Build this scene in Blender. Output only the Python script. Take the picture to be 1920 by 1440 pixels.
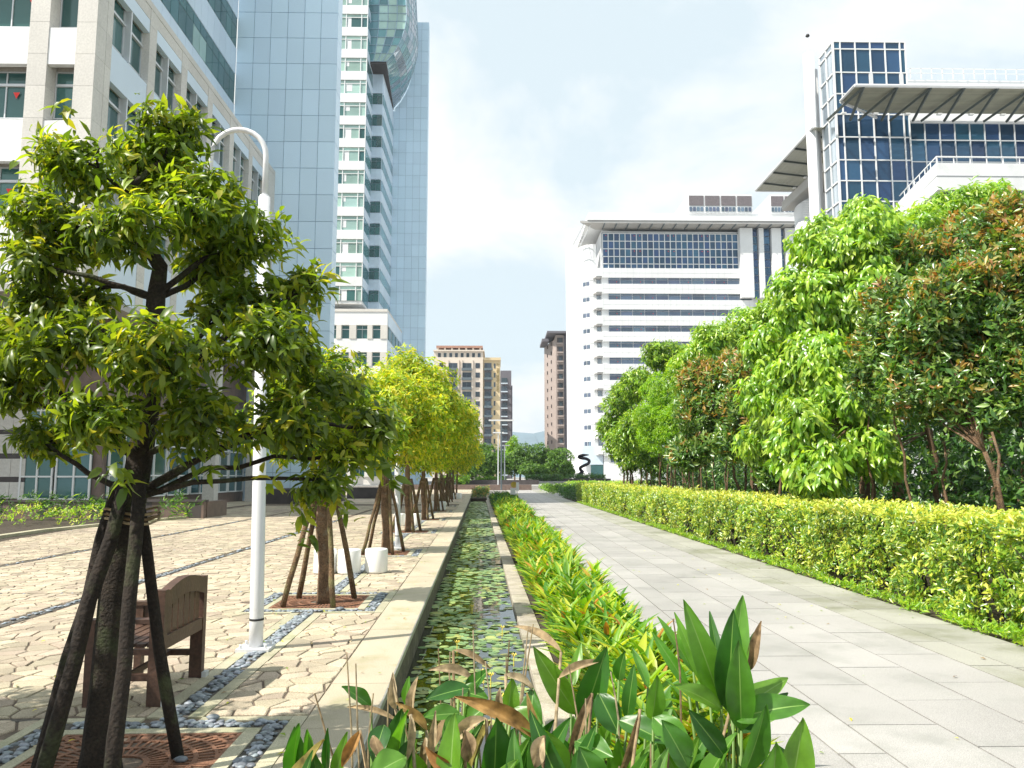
import bpy, math, random
import numpy as np
from mathutils import Vector, Matrix
random.seed(7); RNG = np.random.default_rng(7)
sc = bpy.context.scene
for o in list(bpy.data.objects): bpy.data.objects.remove(o)
COL = sc.collection

# ------------------------------------------------------------ camera
F, HOR, CZ = 1500.0, 893.0, 1.7          # focal length in px of a 1920 px wide picture, horizon row, eye height
TH = math.atan((HOR - 720) / F)
YAW = math.atan(30 * math.cos(TH) / F)
cam = bpy.data.cameras.new('camera'); cam.sensor_width = 36; cam.lens = 36 * F / 1920
cam.clip_start = .05; cam.clip_end = 9000
co = bpy.data.objects.new('camera', cam); COL.objects.link(co); sc.camera = co
co.location = (0, 0, CZ); co.rotation_euler = (math.pi / 2 + TH, 0, -YAW)

# ------------------------------------------------------------ sky, sun, exposure
SUN_EL = math.radians(51)
SD = Vector((-.897, -.443, 0)).normalized()            # horizontal direction towards the sun
w = bpy.data.worlds.new('World'); sc.world = w; w.use_nodes = True
nt = w.node_tree; nt.nodes.clear()
N = nt.nodes.new; L = nt.links.new
sky = N('ShaderNodeTexSky'); sky.sky_type = 'NISHITA'; sky.sun_disc = False
sky.sun_elevation = SUN_EL; sky.sun_rotation = math.atan2(SD.x, SD.y)
sky.air_density = 1.0; sky.dust_density = 1.6; sky.ozone_density = 1.5
skm = N('ShaderNodeMix'); skm.data_type = 'RGBA'; skm.blend_type = 'MULTIPLY'; skm.inputs[0].default_value = 1
skm.inputs[7].default_value = (1, 1, 1, 1); L(sky.outputs[0], skm.inputs[6])
tc = N('ShaderNodeTexCoord'); sep = N('ShaderNodeSeparateXYZ'); L(tc.outputs['Generated'], sep.inputs[0])
addz = N('ShaderNodeMath'); addz.operation = 'ADD'; addz.inputs[1].default_value = .36; L(sep.outputs[2], addz.inputs[0])
dx = N('ShaderNodeMath'); dx.operation = 'DIVIDE'; L(sep.outputs[0], dx.inputs[0]); L(addz.outputs[0], dx.inputs[1])
dy = N('ShaderNodeMath'); dy.operation = 'DIVIDE'; L(sep.outputs[1], dy.inputs[0]); L(addz.outputs[0], dy.inputs[1])
cmb = N('ShaderNodeCombineXYZ'); L(dx.outputs[0], cmb.inputs[0]); L(dy.outputs[0], cmb.inputs[1]); cmb.inputs[2].default_value = 8.3
ns = N('ShaderNodeTexNoise'); ns.inputs['Scale'].default_value = 1.9; ns.inputs['Detail'].default_value = 9
ns.inputs['Roughness'].default_value = .56; ns.inputs['Distortion'].default_value = .25; L(cmb.outputs[0], ns.inputs['Vector'])
rp = N('ShaderNodeValToRGB'); rp.color_ramp.elements[0].position = .49; rp.color_ramp.elements[0].color = (.08, .08, .08, 1)
rp.color_ramp.elements[1].position = .63; rp.color_ramp.elements[1].color = (.95, .95, .95, 1); L(ns.outputs[0], rp.inputs[0])
mx = N('ShaderNodeMix'); mx.data_type = 'RGBA'; L(rp.outputs[0], mx.inputs[0]); L(skm.outputs[2], mx.inputs[6])
mx.inputs[7].default_value = (7.0, 7.1, 7.15, 1)
pale = N('ShaderNodeMix'); pale.data_type = 'RGBA'; pale.inputs[0].default_value = .85      # thin high veil over the blue
L(skm.outputs[2], pale.inputs[6]); pale.inputs[7].default_value = (5.35, 6.25, 6.6, 1); L(pale.outputs[2], mx.inputs[6])
bg = N('ShaderNodeBackground'); bg.inputs[1].default_value = .1; L(mx.outputs[2], bg.inputs[0])
out = N('ShaderNodeOutputWorld'); L(bg.outputs[0], out.inputs[0])
sl = bpy.data.lights.new('sun', 'SUN'); sl.energy = 4.9; sl.angle = math.radians(.53); sl.color = (1, .94, .84)
so = bpy.data.objects.new('sun', sl); COL.objects.link(so)
tosun = Vector((SD.x * math.cos(SUN_EL), SD.y * math.cos(SUN_EL), math.sin(SUN_EL)))
so.rotation_euler = tosun.to_track_quat('Z', 'Y').to_euler(); so.location = (-30, -15, 60)
sc.view_settings.view_transform = 'Standard'; sc.view_settings.look = 'None'
sc.view_settings.exposure = 0.66; sc.view_settings.gamma = 1; sc.view_settings.use_curve_mapping = False
sc.render.engine = 'CYCLES'
sc.cycles.max_bounces = 6; sc.cycles.transparent_max_bounces = 6

# ------------------------------------------------------------ coordinates
AL = math.atan(31 / 1500 * math.cos(TH)); CA, SA = math.cos(AL), math.sin(AL)
def P(u, v, z=0.): return Vector((u * CA - v * SA, u * SA + v * CA, z))     # canal frame: u across, v along
def ray(px, py):
    x, y = px - 960, 720 - py
    d = (x, math.cos(TH) * F - math.sin(TH) * y, math.sin(TH) * F + math.cos(TH) * y)
    c, s = math.cos(YAW), math.sin(YAW)
    return Vector((d[0] * c + d[1] * s, -d[0] * s + d[1] * c, d[2]))
def at(px, py, Y):
    d = ray(px, py); t = Y / d.y; return Vector((d.x * t, Y, CZ + d.z * t))

# ------------------------------------------------------------ materials
def base_mat(name):
    m = bpy.data.materials.new(name); m.use_nodes = True
    return m, m.node_tree, m.node_tree.nodes['Principled BSDF']
def mat(name, col, rough=.7, var=.15, scale=6., fine=None, bump=0., metal=0., spec=.5, rnd=0., tint=None, stain_or_shade=None, detail=6, coords='pos'):
    """colour with large and fine variation, per-piece variation, stains or painted shade and fine relief"""
    m, t, b = base_mat(name); n, l = t.nodes.new, t.links.new
    geo = n('ShaderNodeNewGeometry'); pos = geo.outputs['Position']
    if coords == 'obj':
        q = n('ShaderNodeTexCoord'); pos = q.outputs['Object']
    nz = n('ShaderNodeTexNoise'); nz.inputs['Scale'].default_value = scale; nz.inputs['Detail'].default_value = detail
    l(pos, nz.inputs['Vector'])
    def rgb(c): return (max(c[0], 0), max(c[1], 0), max(c[2], 0), 1)
    c0 = [c * (1 - var) for c in col]; c1 = [min(1, c * (1 + var)) for c in col]
    if tint: c0 = tint
    r = n('ShaderNodeValToRGB'); r.color_ramp.elements[0].position = .3; r.color_ramp.elements[1].position = .7
    r.color_ramp.elements[0].color = rgb(c0); r.color_ramp.elements[1].color = rgb(c1); l(nz.outputs[0], r.inputs[0])
    cur = r.outputs[0]
    if fine:
        f = n('ShaderNodeTexNoise'); f.inputs['Scale'].default_value = fine[0]; f.inputs['Detail'].default_value = 2; l(pos, f.inputs['Vector'])
        fr = n('ShaderNodeValToRGB'); fr.color_ramp.elements[0].position = .35; fr.color_ramp.elements[1].position = .65
        a = fine[1]; fr.color_ramp.elements[0].color = (1 - a, 1 - a, 1 - a, 1); fr.color_ramp.elements[1].color = (1 + a * .6,) * 3 + (1,)
        l(f.outputs[0], fr.inputs[0])
        mm = n('ShaderNodeMix'); mm.data_type = 'RGBA'; mm.blend_type = 'MULTIPLY'; mm.inputs[0].default_value = 1
        l(cur, mm.inputs[6]); l(fr.outputs[0], mm.inputs[7]); cur = mm.outputs[2]
    if stain_or_shade:
        s = n('ShaderNodeTexNoise'); s.inputs['Scale'].default_value = stain_or_shade[0]; s.inputs['Detail'].default_value = 8
        s.inputs['Roughness'].default_value = .65; l(pos, s.inputs['Vector'])
        sr = n('ShaderNodeValToRGB'); sr.color_ramp.elements[0].position = stain_or_shade[2]; sr.color_ramp.elements[1].position = stain_or_shade[2] + .12
        sr.color_ramp.elements[0].color = (0, 0, 0, 1); sr.color_ramp.elements[1].color = (stain_or_shade[3],) * 3 + (1,)
        l(s.outputs[0], sr.inputs[0])
        mm = n('ShaderNodeMix'); mm.data_type = 'RGBA'; l(sr.outputs[0], mm.inputs[0]); l(cur, mm.inputs[6]); mm.inputs[7].default_value = rgb(stain_or_shade[1])
        cur = mm.outputs[2]
    if rnd:
        oi = n('ShaderNodeObjectInfo'); ad = n('ShaderNodeMath'); ad.operation = 'ADD'
        l(oi.outputs['Random'], ad.inputs[0]); l(geo.outputs['Random Per Island'], ad.inputs[1])
        fc = n('ShaderNodeMath'); fc.operation = 'FRACT'; l(ad.outputs[0], fc.inputs[0])
        mr = n('ShaderNodeMapRange'); mr.inputs[3].default_value = 1 - rnd; mr.inputs[4].default_value = 1 + rnd; l(fc.outputs[0], mr.inputs[0])
        hs = n('ShaderNodeHueSaturation'); l(mr.outputs[0], hs.inputs['Value']); l(cur, hs.inputs['Color'])
        m2 = n('ShaderNodeMath'); m2.operation = 'MULTIPLY'; m2.inputs[1].default_value = 7.31; l(fc.outputs[0], m2.inputs[0])
        f2 = n('ShaderNodeMath'); f2.operation = 'FRACT'; l(m2.outputs[0], f2.inputs[0])
        h2 = n('ShaderNodeMapRange'); h2.inputs[3].default_value = .5 - rnd * .07; h2.inputs[4].default_value = .5 + rnd * .07; l(f2.outputs[0], h2.inputs[0])
        l(h2.outputs[0], hs.inputs['Hue']); cur = hs.outputs[0]
    l(cur, b.inputs['Base Color']); b.inputs['Roughness'].default_value = rough; b.inputs['Metallic'].default_value = metal
    b.inputs['Specular IOR Level'].default_value = spec
    if bump:
        bn = n('ShaderNodeTexNoise'); bn.inputs['Scale'].default_value = (fine[0] if fine else scale * 5); bn.inputs['Detail'].default_value = 5
        l(pos, bn.inputs['Vector'])
        bp = n('ShaderNodeBump'); bp.inputs['Strength'].default_value = bump; bp.inputs['Distance'].default_value = .02
        l(bn.outputs[0], bp.inputs['Height']); l(bp.outputs[0], b.inputs['Normal'])
    return m
def leaf_mat(name, cols, rough=.42, trans=.35, tcol=None, spec=.5, nsc=1.3, amp=.25):
    """cols: ramp of leaf colours picked at random for each leaf; light passes through the blade"""
    m, t, b = base_mat(name); n, l = t.nodes.new, t.links.new
    geo = n('ShaderNodeNewGeometry'); oi = n('ShaderNodeObjectInfo')
    ad = n('ShaderNodeMath'); ad.operation = 'ADD'; l(oi.outputs['Random'], ad.inputs[0]); l(geo.outputs['Random Per Island'], ad.inputs[1])
    fc = n('ShaderNodeMath'); fc.operation = 'FRACT'; l(ad.outputs[0], fc.inputs[0])
    r = n('ShaderNodeValToRGB'); e = r.color_ramp.elements
    while len(e) < len(cols): e.new(.5)
    for i, c in enumerate(cols): e[i].position = i / (len(cols) - 1); e[i].color = (*c, 1)
    l(fc.outputs[0], r.inputs[0])
    nz = n('ShaderNodeTexNoise'); nz.inputs['Scale'].default_value = nsc; nz.inputs['Detail'].default_value = 5; l(geo.outputs['Position'], nz.inputs['Vector'])
    mr = n('ShaderNodeMapRange'); mr.inputs[1].default_value = .3; mr.inputs[2].default_value = .7; mr.inputs[3].default_value = 1 - amp; mr.inputs[4].default_value = 1 + amp; l(nz.outputs[0], mr.inputs[0])
    hs = n('ShaderNodeHueSaturation'); l(r.outputs[0], hs.inputs['Color']); l(mr.outputs[0], hs.inputs['Value'])
    l(hs.outputs[0], b.inputs['Base Color']); b.inputs['Roughness'].default_value = rough; b.inputs['Specular IOR Level'].default_value = spec
    tr = n('ShaderNodeBsdfTranslucent'); tm = n('ShaderNodeMix'); tm.data_type = 'RGBA'; tm.blend_type = 'MULTIPLY'; tm.inputs[0].default_value = 1
    l(hs.outputs[0], tm.inputs[6]); tm.inputs[7].default_value = (*(tcol or (2.6, 2.3, .7)), 1); l(tm.outputs[2], tr.inputs[0])
    ms = n('ShaderNodeMixShader'); ms.inputs[0].default_value = trans
    l(b.outputs[0], ms.inputs[1]); l(tr.outputs[0], ms.inputs[2]); l(ms.outputs[0], t.nodes['Material Output'].inputs[0])
    return m
def glass_mat(name, col, rough=.06, metal=.35, wob=.0, rnd=.25, spec=.8):
    m = mat(name, col, rough, .12, .35, None, 0, metal, spec, rnd)
    if wob:
        t = m.node_tree; b = t.nodes['Principled BSDF']; n, l = t.nodes.new, t.links.new
        g = n('ShaderNodeNewGeometry'); q = n('ShaderNodeTexNoise'); q.inputs['Scale'].default_value = .6; l(g.outputs['Position'], q.inputs['Vector'])
        bp = n('ShaderNodeBump'); bp.inputs['Strength'].default_value = wob; bp.inputs['Distance'].default_value = .05; l(q.outputs[0], bp.inputs['Height']); l(bp.outputs[0], b.inputs['Normal'])
    return m
M = {}
M['stone'] = mat('crazy paving stone', (.46, .39, .285), .85, .18, 2.2, (90, .30), .45, rnd=.22, stain_or_shade=(.33, (.31, .26, .20), .50, .65))  # stain patches also hold the plaza's broad shade bands, painted into the stone
M['mortar'] = mat('mortar joint', (.15, .115, .085), .95, .3, 8, (60, .3), .3)
M['slab'] = mat('buff granite coping', (.45, .395, .29), .8, .12, 1.2, (140, .32), .15, rnd=.07, stain_or_shade=(1.3, (.28, .27, .14), .54, .6))
M['border'] = mat('buff granite border', (.42, .395, .28), .85, .14, 2.5, (140, .26), .2, rnd=.1, stain_or_shade=(2., (.25, .27, .13), .52, .55))
M['path'] = mat('grey granite paver', (.375, .362, .345), .62, .12, .6, (150, .34), .15, rnd=.10, stain_or_shade=(.9, (.25, .25, .23), .52, .6))
M['path_border'] = mat('mossy path edge paver', (.35, .345, .30), .7, .12, 1.0, (150, .32), .15, rnd=.08, stain_or_shade=(.7, (.20, .205, .14), .49, .75))
M['path_joint'] = mat('path joint', (.06, .055, .045), .95, .25, 6)
M['pebble'] = mat('river pebble', (.22, .25, .28), .5, .3, 20, (60, .15), .1, rnd=.45)
M['gravel_bed'] = mat('pebble bed', (.10, .09, .075), .95, .4, 30, (80, .4), .5)
M['rust'] = mat('rusted cast iron', (.24, .115, .065), .85, .3, 9, (120, .3), .4, stain_or_shade=(4, (.12, .06, .035), .5, .7))
M['soil'] = mat('dark soil', (.055, .042, .028), .95, .4, 5, (50, .4), .6)
M['ground'] = mat('ground', (.30, .29, .25), .95, .2, .05, (2, .15))
M['canal_wall'] = mat('weathered canal wall', (.13, .115, .085), .8, .4, 4, (40, .35), .3, stain_or_shade=(3, (.30, .28, .23), .55, .6))
M['metal_edge'] = mat('steel canal edging', (.45, .44, .42), .4, .2, 8, metal=.6)
M['kerb'] = mat('canal kerb', (.42, .38, .31), .85, .2, 3, (90, .25), .2, rnd=.12, stain_or_shade=(2.5, (.20, .18, .10), .5, .5))
M['bark'] = mat('tree bark', (.17, .105, .06), .95, .4, 9, (60, .4), .9, stain_or_shade=(7, (.24, .22, .16), .56, .6))
M['bark_moss_shaded'] = mat('mossy shaded bark', (.026, .019, .013), .95, .4, 9, (60, .4), .9, stain_or_shade=(5, (.05, .065, .025), .52, .7))  # base colour darkened to include the crown's shade; moss patches on top
M['stake'] = mat('weathered timber stake', (.15, .095, .05), .95, .4, 7, (50, .4), .8, stain_or_shade=(4, (.17, .18, .07), .5, .6))
M['stake_shaded'] = mat('shaded timber stake', (.020, .014, .010), .95, .4, 7, (50, .4), .8, stain_or_shade=(4, (.06, .075, .03), .54, .6))  # same timber, its colour darkened for the shade under the nearest crown
M['bench'] = mat('brown stained timber', (.085, .045, .029), .55, .25, 4, (40, .25), .2, rnd=.1)
M['white_paint'] = mat('white painted steel', (.66, .67, .69), .4, .04, 2, stain_or_shade=(3, (.45, .42, .38), .60, .5))
M['stool'] = mat('white plastic stool', (.80, .80, .78), .45, .03, 2, stain_or_shade=(6, (.62, .60, .55), .66, .3))
M['rubber'] = mat('black band', (.02, .02, .022), .6)
M['concrete'] = mat('pale facade tile', (.62, .60, .565), .8, .07, .5, (12, .08), .05, rnd=.05, stain_or_shade=(.5, (.46, .43, .38), .6, .35))
M['white_panel'] = mat('white metal panel', (.74, .75, .76), .45, .04, .25, rnd=.05, stain_or_shade=(.35, (.60, .61, .62), .56, .5))
M['cool_panel'] = mat('pale blue metal panel', (.60, .71, .82), .45, .04, .4, rnd=.03)
M['joint'] = mat('facade joint', (.30, .32, .34), .8)
M['soffit'] = mat('grey soffit', (.42, .41, .40), .8, .08, .5)
M['frame'] = mat('light metal frame', (.62, .64, .66), .4, .05, 1, metal=.3)
M['frame_white'] = mat('white window frame', (.75, .76, .77), .5, .03, 1)
M['frame_dark'] = mat('dark metal frame', (.10, .13, .15), .5, .1, 1)
M['teal'] = glass_mat('teal glass', (.045, .13, .13), .07, .2, .15)
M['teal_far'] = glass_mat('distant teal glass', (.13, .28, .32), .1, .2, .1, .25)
M['teal_light'] = glass_mat('pale teal curtain glass', (.34, .50, .45), .18, .15, .1, .3)
M['navy'] = glass_mat('navy glass', (.03, .085, .165), .05, .4, .12, .3)
M['grey_glass'] = glass_mat('grey blue glass', (.30, .36, .42), .12, .5, .1, .1)
M['office'] = glass_mat('office window glass', (.11, .15, .22), .12, .25, .1, .35)
M['blue_panel'] = mat('pale blue curtain wall panel', (.63, .80, .94), .35, .04, .12, rnd=.045, metal=.0, spec=.6)
M['blue_joint'] = mat('blue panel joint', (.33, .46, .56), .5)
M['dark_band'] = mat('dark stone band', (.06, .05, .05), .6, .2, 2)
M['brown_stone'] = mat('brown granite', (.17, .12, .10), .5, .2, 3, (60, .3))
M['red'] = mat('red rescue marker', (.75, .04, .03), .5)
M['green_beam'] = mat('grey green steel beam', (.06, .075, .07), .6, .1, 1)
M['louvre'] = mat('canopy slat', (.20, .20, .15), .6, .1, 1, rnd=.1)
M['cream'] = mat('cream facade', (.62, .545, .47), .85, .05, .2)
M['yellow_stone'] = mat('sand facade', (.62, .50, .31), .85, .05, .2)
M['brown_tile'] = mat('brown tiled facade', (.36, .30, .275), .85, .08, .2)
M['slate_tile'] = mat('slate facade', (.15, .145, .17), .8, .1, .2)
M['roof_red'] = mat('terracotta roof', (.36, .20, .15), .8, .1, .5)
M['far_glass'] = glass_mat('apartment glass', (.05, .07, .09), .15, .2, 0, .4)
M['gold'] = mat('gilded letter', (.42, .33, .13), .4, metal=.5)
M['bronze'] = mat('black bronze', (.015, .015, .022), .35, .2, 2, metal=.4)
M['grille'] = mat('grey brown louvre mesh', (.15, .13, .14), .7, .2, 3)
M['hill'] = mat('wooded hill', (.10, .16, .20), .95, .3, .004)  # blue of the distance haze is mixed into the hill colour
M['water'] = None
M['dry'] = leaf_mat('dry leaf', [(.20, .135, .075), (.34, .255, .15), (.46, .38, .25)], .75, .2, (1.2, 1.1, .9), .15, 38, .5)
M['dry_orange'] = leaf_mat('withering leaf', [(.24, .11, .035), (.32, .21, .08), (.14, .15, .03)], .65, .2, (1.4, 1.1, .6), .2, 26, .6)
M['canna'] = leaf_mat('broad green leaf', [(.020, .085, .014), (.04, .135, .018), (.075, .20, .022), (.12, .25, .03)], .38, .32, (2.2, 2.4, .6), .55, 16, .22)
M['canna_young'] = leaf_mat('fresh broad leaf', [(.07, .22, .02), (.13, .29, .025)], .36, .35, (2., 2., .5), .6, 16, .2)
M['rib'] = leaf_mat('leaf midrib', [(.16, .30, .06), (.2, .34, .08)], .4, .2, (1.6, 1.6, .7))
M['stem'] = leaf_mat('green stem', [(.10, .19, .03), (.14, .24, .04)], .5, .1)
M['ginger'] = leaf_mat('narrow bedding leaf', [(.05, .17, .014), (.10, .26, .018), (.19, .36, .025), (.33, .46, .03), (.45, .46, .04)], .45, .35, (1.9, 1.8, .5))
M['ginger_red'] = leaf_mat('reddish bedding leaf', [(.34, .13, .03), (.46, .26, .04), (.5, .4, .05)], .5, .3, (1.6, 1.3, .6))
M['t1'] = leaf_mat('glossy green leaf', [(.048, .095, .014), (.08, .135, .018), (.12, .185, .022), (.19, .26, .03)], .36, .5, (2.5, 2.3, .5), .55)
M['t1_young'] = leaf_mat('lime young leaf', [(.17, .26, .025), (.27, .34, .03), (.38, .35, .045)], .4, .5, (1.9, 1.8, .5), .5)
M['row'] = leaf_mat('yellow green leaf', [(.12, .24, .014), (.22, .36, .018), (.36, .48, .025), (.50, .54, .04), (.58, .50, .05)], .42, .42, (2.0, 1.8, .5), .5)
M['row_dark'] = leaf_mat('mid green leaf', [(.05, .13, .012), (.10, .2, .015), (.2, .3, .02)], .42, .42, (2.2, 2., .5), .5)
M['ficus'] = leaf_mat('drooping light leaf', [(.10, .24, .02), (.19, .36, .028), (.32, .48, .045), (.46, .58, .08)], .33, .35, (1.9, 1.9, .5), .7)
M['fine'] = leaf_mat('fine lime leaf', [(.12, .27, .012), (.22, .4, .018), (.32, .46, .02)], .4, .4, (1.9, 1.9, .5), .5)
M['photinia'] = leaf_mat('dark leathery leaf', [(.035, .10, .018), (.07, .17, .028), (.14, .26, .045), (.28, .36, .10)], .3, .25, (2.2, 2.2, .6), .8)
M['photinia_red'] = leaf_mat('coppery young leaf', [(.30, .14, .045), (.40, .25, .06), (.36, .33, .06), (.24, .28, .05)], .4, .35, (1.7, 1.3, .6), .6)
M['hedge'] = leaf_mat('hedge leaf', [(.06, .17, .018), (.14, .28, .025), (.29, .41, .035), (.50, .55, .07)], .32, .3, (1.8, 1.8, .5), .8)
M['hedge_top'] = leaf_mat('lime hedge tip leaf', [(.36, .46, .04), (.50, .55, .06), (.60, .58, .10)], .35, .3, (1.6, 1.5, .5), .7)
M['far_leaf'] = leaf_mat('distant foliage', [(.035, .10, .012), (.07, .16, .016), (.15, .26, .025)], .5, .3, (2., 2., .6), .4)
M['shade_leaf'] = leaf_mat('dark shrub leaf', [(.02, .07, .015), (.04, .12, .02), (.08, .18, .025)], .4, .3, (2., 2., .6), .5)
M['pad'] = leaf_mat('water lily pad', [(.10, .20, .06), (.17, .29, .10), (.26, .38, .13), (.40, .40, .10)], .35, .1, (1.6, 1.6, .8), .5)
M['flower'] = mat('yellow blossom', (.85, .68, .10), .6, .1, 5)
def water():
    m, t, b = base_mat('canal water'); n, l = t.nodes.new, t.links.new
    b.inputs['Base Color'].default_value = (.012, .018, .008, 1); b.inputs['Roughness'].default_value = .02
    b.inputs['Specular IOR Level'].default_value = .9; b.inputs['IOR'].default_value = 1.45
    g = n('ShaderNodeNewGeometry'); q = n('ShaderNodeTexNoise'); q.inputs['Scale'].default_value = 5; q.inputs['Detail'].default_value = 2; l(g.outputs['Position'], q.inputs['Vector'])
    bp = n('ShaderNodeBump'); bp.inputs['Strength'].default_value = .10; bp.inputs['Distance'].default_value = .02; l(q.outputs[0], bp.inputs['Height']); l(bp.outputs[0], b.inputs['Normal'])
    return m
M['water'] = water()

# ------------------------------------------------------------ object helpers
def tag(o, label=None, cat=None, group=None, kind=None):
    if label: o['label'] = label
    if cat: o['category'] = cat
    if group: o['group'] = group
    if kind: o['kind'] = kind
    return o
def empty(name, loc, label, cat, group=None, rz=0.):
    o = bpy.data.objects.new(name, None); COL.objects.link(o); o.location = loc; o.rotation_euler = (0, 0, rz); o.empty_display_size = .2
    return tag(o, label, cat, group)
def world_matrix(o):
    m = Matrix.LocRotScale(o.location, o.rotation_euler.to_quaternion(), o.scale)
    return world_matrix(o.parent) @ m if o.parent else m
def link(name, me, parent=None, keep=True):
    """links a mesh whose coordinates are in world space"""
    o = bpy.data.objects.new(name, me); COL.objects.link(o)
    if parent:
        o.parent = parent
        if keep: o.matrix_parent_inverse = world_matrix_full(parent).inverted()
    return o
def world_matrix_full(o):
    m = Matrix.LocRotScale(o.location, o.rotation_euler.to_quaternion(), o.scale)
    if o.parent: return world_matrix_full(o.parent) @ o.matrix_parent_inverse @ m
    return m
class MB:
    def __init__(s): s.v = []; s.f = []; s.mi = []
    def poly(s, pts, mi=0):
        b = len(s.v); s.v += [tuple(p) for p in pts]; s.f.append(list(range(b, b + len(pts)))); s.mi.append(mi)
    def box(s, x0, x1, y0, y1, z0, z1, mi=0, T=None):
        b = len(s.v); c = [(x, y, z) for z in (z0, z1) for x, y in ((x0, y0), (x1, y0), (x1, y1), (x0, y1))]
        if T: c = [tuple(T(*p)) for p in c]
        s.v += c
        for f in ((3, 2, 1, 0), (4, 5, 6, 7), (0, 1, 5, 4), (1, 2, 6, 5), (2, 3, 7, 6), (3, 0, 4, 7)):
            s.f.append([b + i for i in f]); s.mi.append(mi)
    def prism(s, pts, z0, z1, mi=0, bev=0.):
        """convex polygon pts counter-clockwise, bottom z0 to top z1, optional chamfer of the top edge"""
        n = len(pts); b = len(s.v)
        s.v += [(p[0], p[1], z0) for p in pts]
        if bev:
            cx = sum(p[0] for p in pts) / n; cy = sum(p[1] for p in pts) / n
            s.v += [(p[0], p[1], z1 - bev) for p in pts]
            q = []
            for p in pts:
                d = math.hypot(p[0] - cx, p[1] - cy) or 1; k = max(0, 1 - bev * 1.3 / d); q.append((cx + (p[0] - cx) * k, cy + (p[1] - cy) * k, z1))
            s.v += q
            for i in range(n):
                j = (i + 1) % n
                s.f.append([b + i, b + j, b + n + j, b + n + i]); s.f.append([b + n + i, b + n + j, b + 2 * n + j, b + 2 * n + i]); s.mi += [mi, mi]
            s.f.append([b + 2 * n + i for i in range(n)]); s.mi.append(mi)
        else:
            s.v += [(p[0], p[1], z1) for p in pts]
            for i in range(n):
                j = (i + 1) % n; s.f.append([b + i, b + j, b + n + j, b + n + i]); s.mi.append(mi)
            s.f.append([b + n + i for i in range(n)]); s.mi.append(mi)
            s.f.append([b + n - 1 - i for i in range(n)]); s.mi.append(mi)
    def tube(s, pts, rads, seg=8, mi=0, cap=True, jit=0.):
        pts = [Vector(p) for p in pts]; b = len(s.v); n = len(pts)
        if not hasattr(rads, '__len__'): rads = [rads] * n
        ref = Vector((.31, .17, .93)).normalized()
        for i, p in enumerate(pts):
            d = (pts[min(i + 1, n - 1)] - pts[max(i - 1, 0)]).normalized()
            a = d.cross(ref)
            if a.length < .2: a = d.cross(Vector((1, 0, 0)))
            a.normalize(); c = d.cross(a)
            for k in range(seg):
                t = 2 * math.pi * k / seg; r = rads[i] * (1 + jit * random.uniform(-1, 1))
                s.v.append(tuple(p + a * math.cos(t) * r + c * math.sin(t) * r))
        for i in range(n - 1):
            for k in range(seg):
                k2 = (k + 1) % seg
                s.f.append([b + i * seg + k, b + i * seg + k2, b + (i + 1) * seg + k2, b + (i + 1) * seg + k]); s.mi.append(mi)
        if cap:
            s.f.append([b + k for k in range(seg)][::-1]); s.f.append([b + (n - 1) * seg + k for k in range(seg)]); s.mi += [mi, mi]
    def lathe(s, c, prof, seg=24, mi=0):
        b = len(s.v)
        for r, z in prof:
            for k in range(seg):
                t = 2 * math.pi * k / seg; s.v.append((c[0] + r * math.cos(t), c[1] + r * math.sin(t), c[2] + z))
        for i in range(len(prof) - 1):
            for k in range(seg):
                k2 = (k + 1) % seg; s.f.append([b + i * seg + k, b + i * seg + k2, b + (i + 1) * seg + k2, b + (i + 1) * seg + k]); s.mi.append(mi)
        s.f.append([b + (len(prof) - 1) * seg + k for k in range(seg)]); s.mi.append(mi)
    def mesh(s, name, mats, smooth=False):
        me = bpy.data.meshes.new(name); me.from_pydata([(x * WARP[0], y, CZ + (z - CZ) * WARP[1] if z > .01 else z) for x, y, z in s.v] if WARP != [1., 1.] else s.v, [], s.f)
        for m in (mats if isinstance(mats, (list, tuple)) else [mats]): me.materials.append(m)
        if len(set(s.mi)) > 1: me.polygons.foreach_set('material_index', s.mi)
        if smooth: me.polygons.foreach_set('use_smooth', [True] * len(s.f))
        me.update(); return me
    def build(s, name, mats, parent=None, smooth=False, kind=None):
        o = link(name, s.mesh(name, mats, smooth), parent)
        if kind: o['kind'] = kind
        return o
CUBE = {}
WARP = [1., 1.]      # exact proportions of the building being built: width and height factors about the eye line
def cube(name, m, parent, x0, x1, y0, y1, z0, z1, T=None, rz=0.):
    """a box part sharing one unit-cube mesh for each material (placed by its own location and scale)"""
    if m.name not in CUBE:
        b = MB(); b.box(-.5, .5, -.5, .5, -.5, .5); kw = WARP[:]; WARP[:] = [1., 1.]; CUBE[m.name] = b.mesh('box', m); WARP[:] = kw
    o = bpy.data.objects.new(name, CUBE[m.name]); COL.objects.link(o)
    if WARP != [1., 1.]:
        x0, x1 = x0 * WARP[0], x1 * WARP[0]; z0, z1 = [CZ + (z - CZ) * WARP[1] if z > .01 else z for z in (z0, z1)]
    c = Vector(((x0 + x1) / 2, (y0 + y1) / 2, (z0 + z1) / 2))
    if T: c = Vector(T(*c))
    o.location = c; o.scale = (abs(x1 - x0), abs(y1 - y0), abs(z1 - z0)); o.rotation_euler = (0, 0, rz)
    if parent: o.parent = parent; o.matrix_parent_inverse = world_matrix_full(parent).inverted()
    return o
def structure(name, mb, mats, smooth=False): return mb.build(name, mats, None, smooth, 'structure')
def red_marker(parent, x, y, z, s, face='y'):
    b = MB()
    if face == 'y':
        b.poly([(x - s, y, z + s), (x, y, z - s), (x + s, y, z + s)])
    return b.build('rescue_marker', M['red'], parent)

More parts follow.
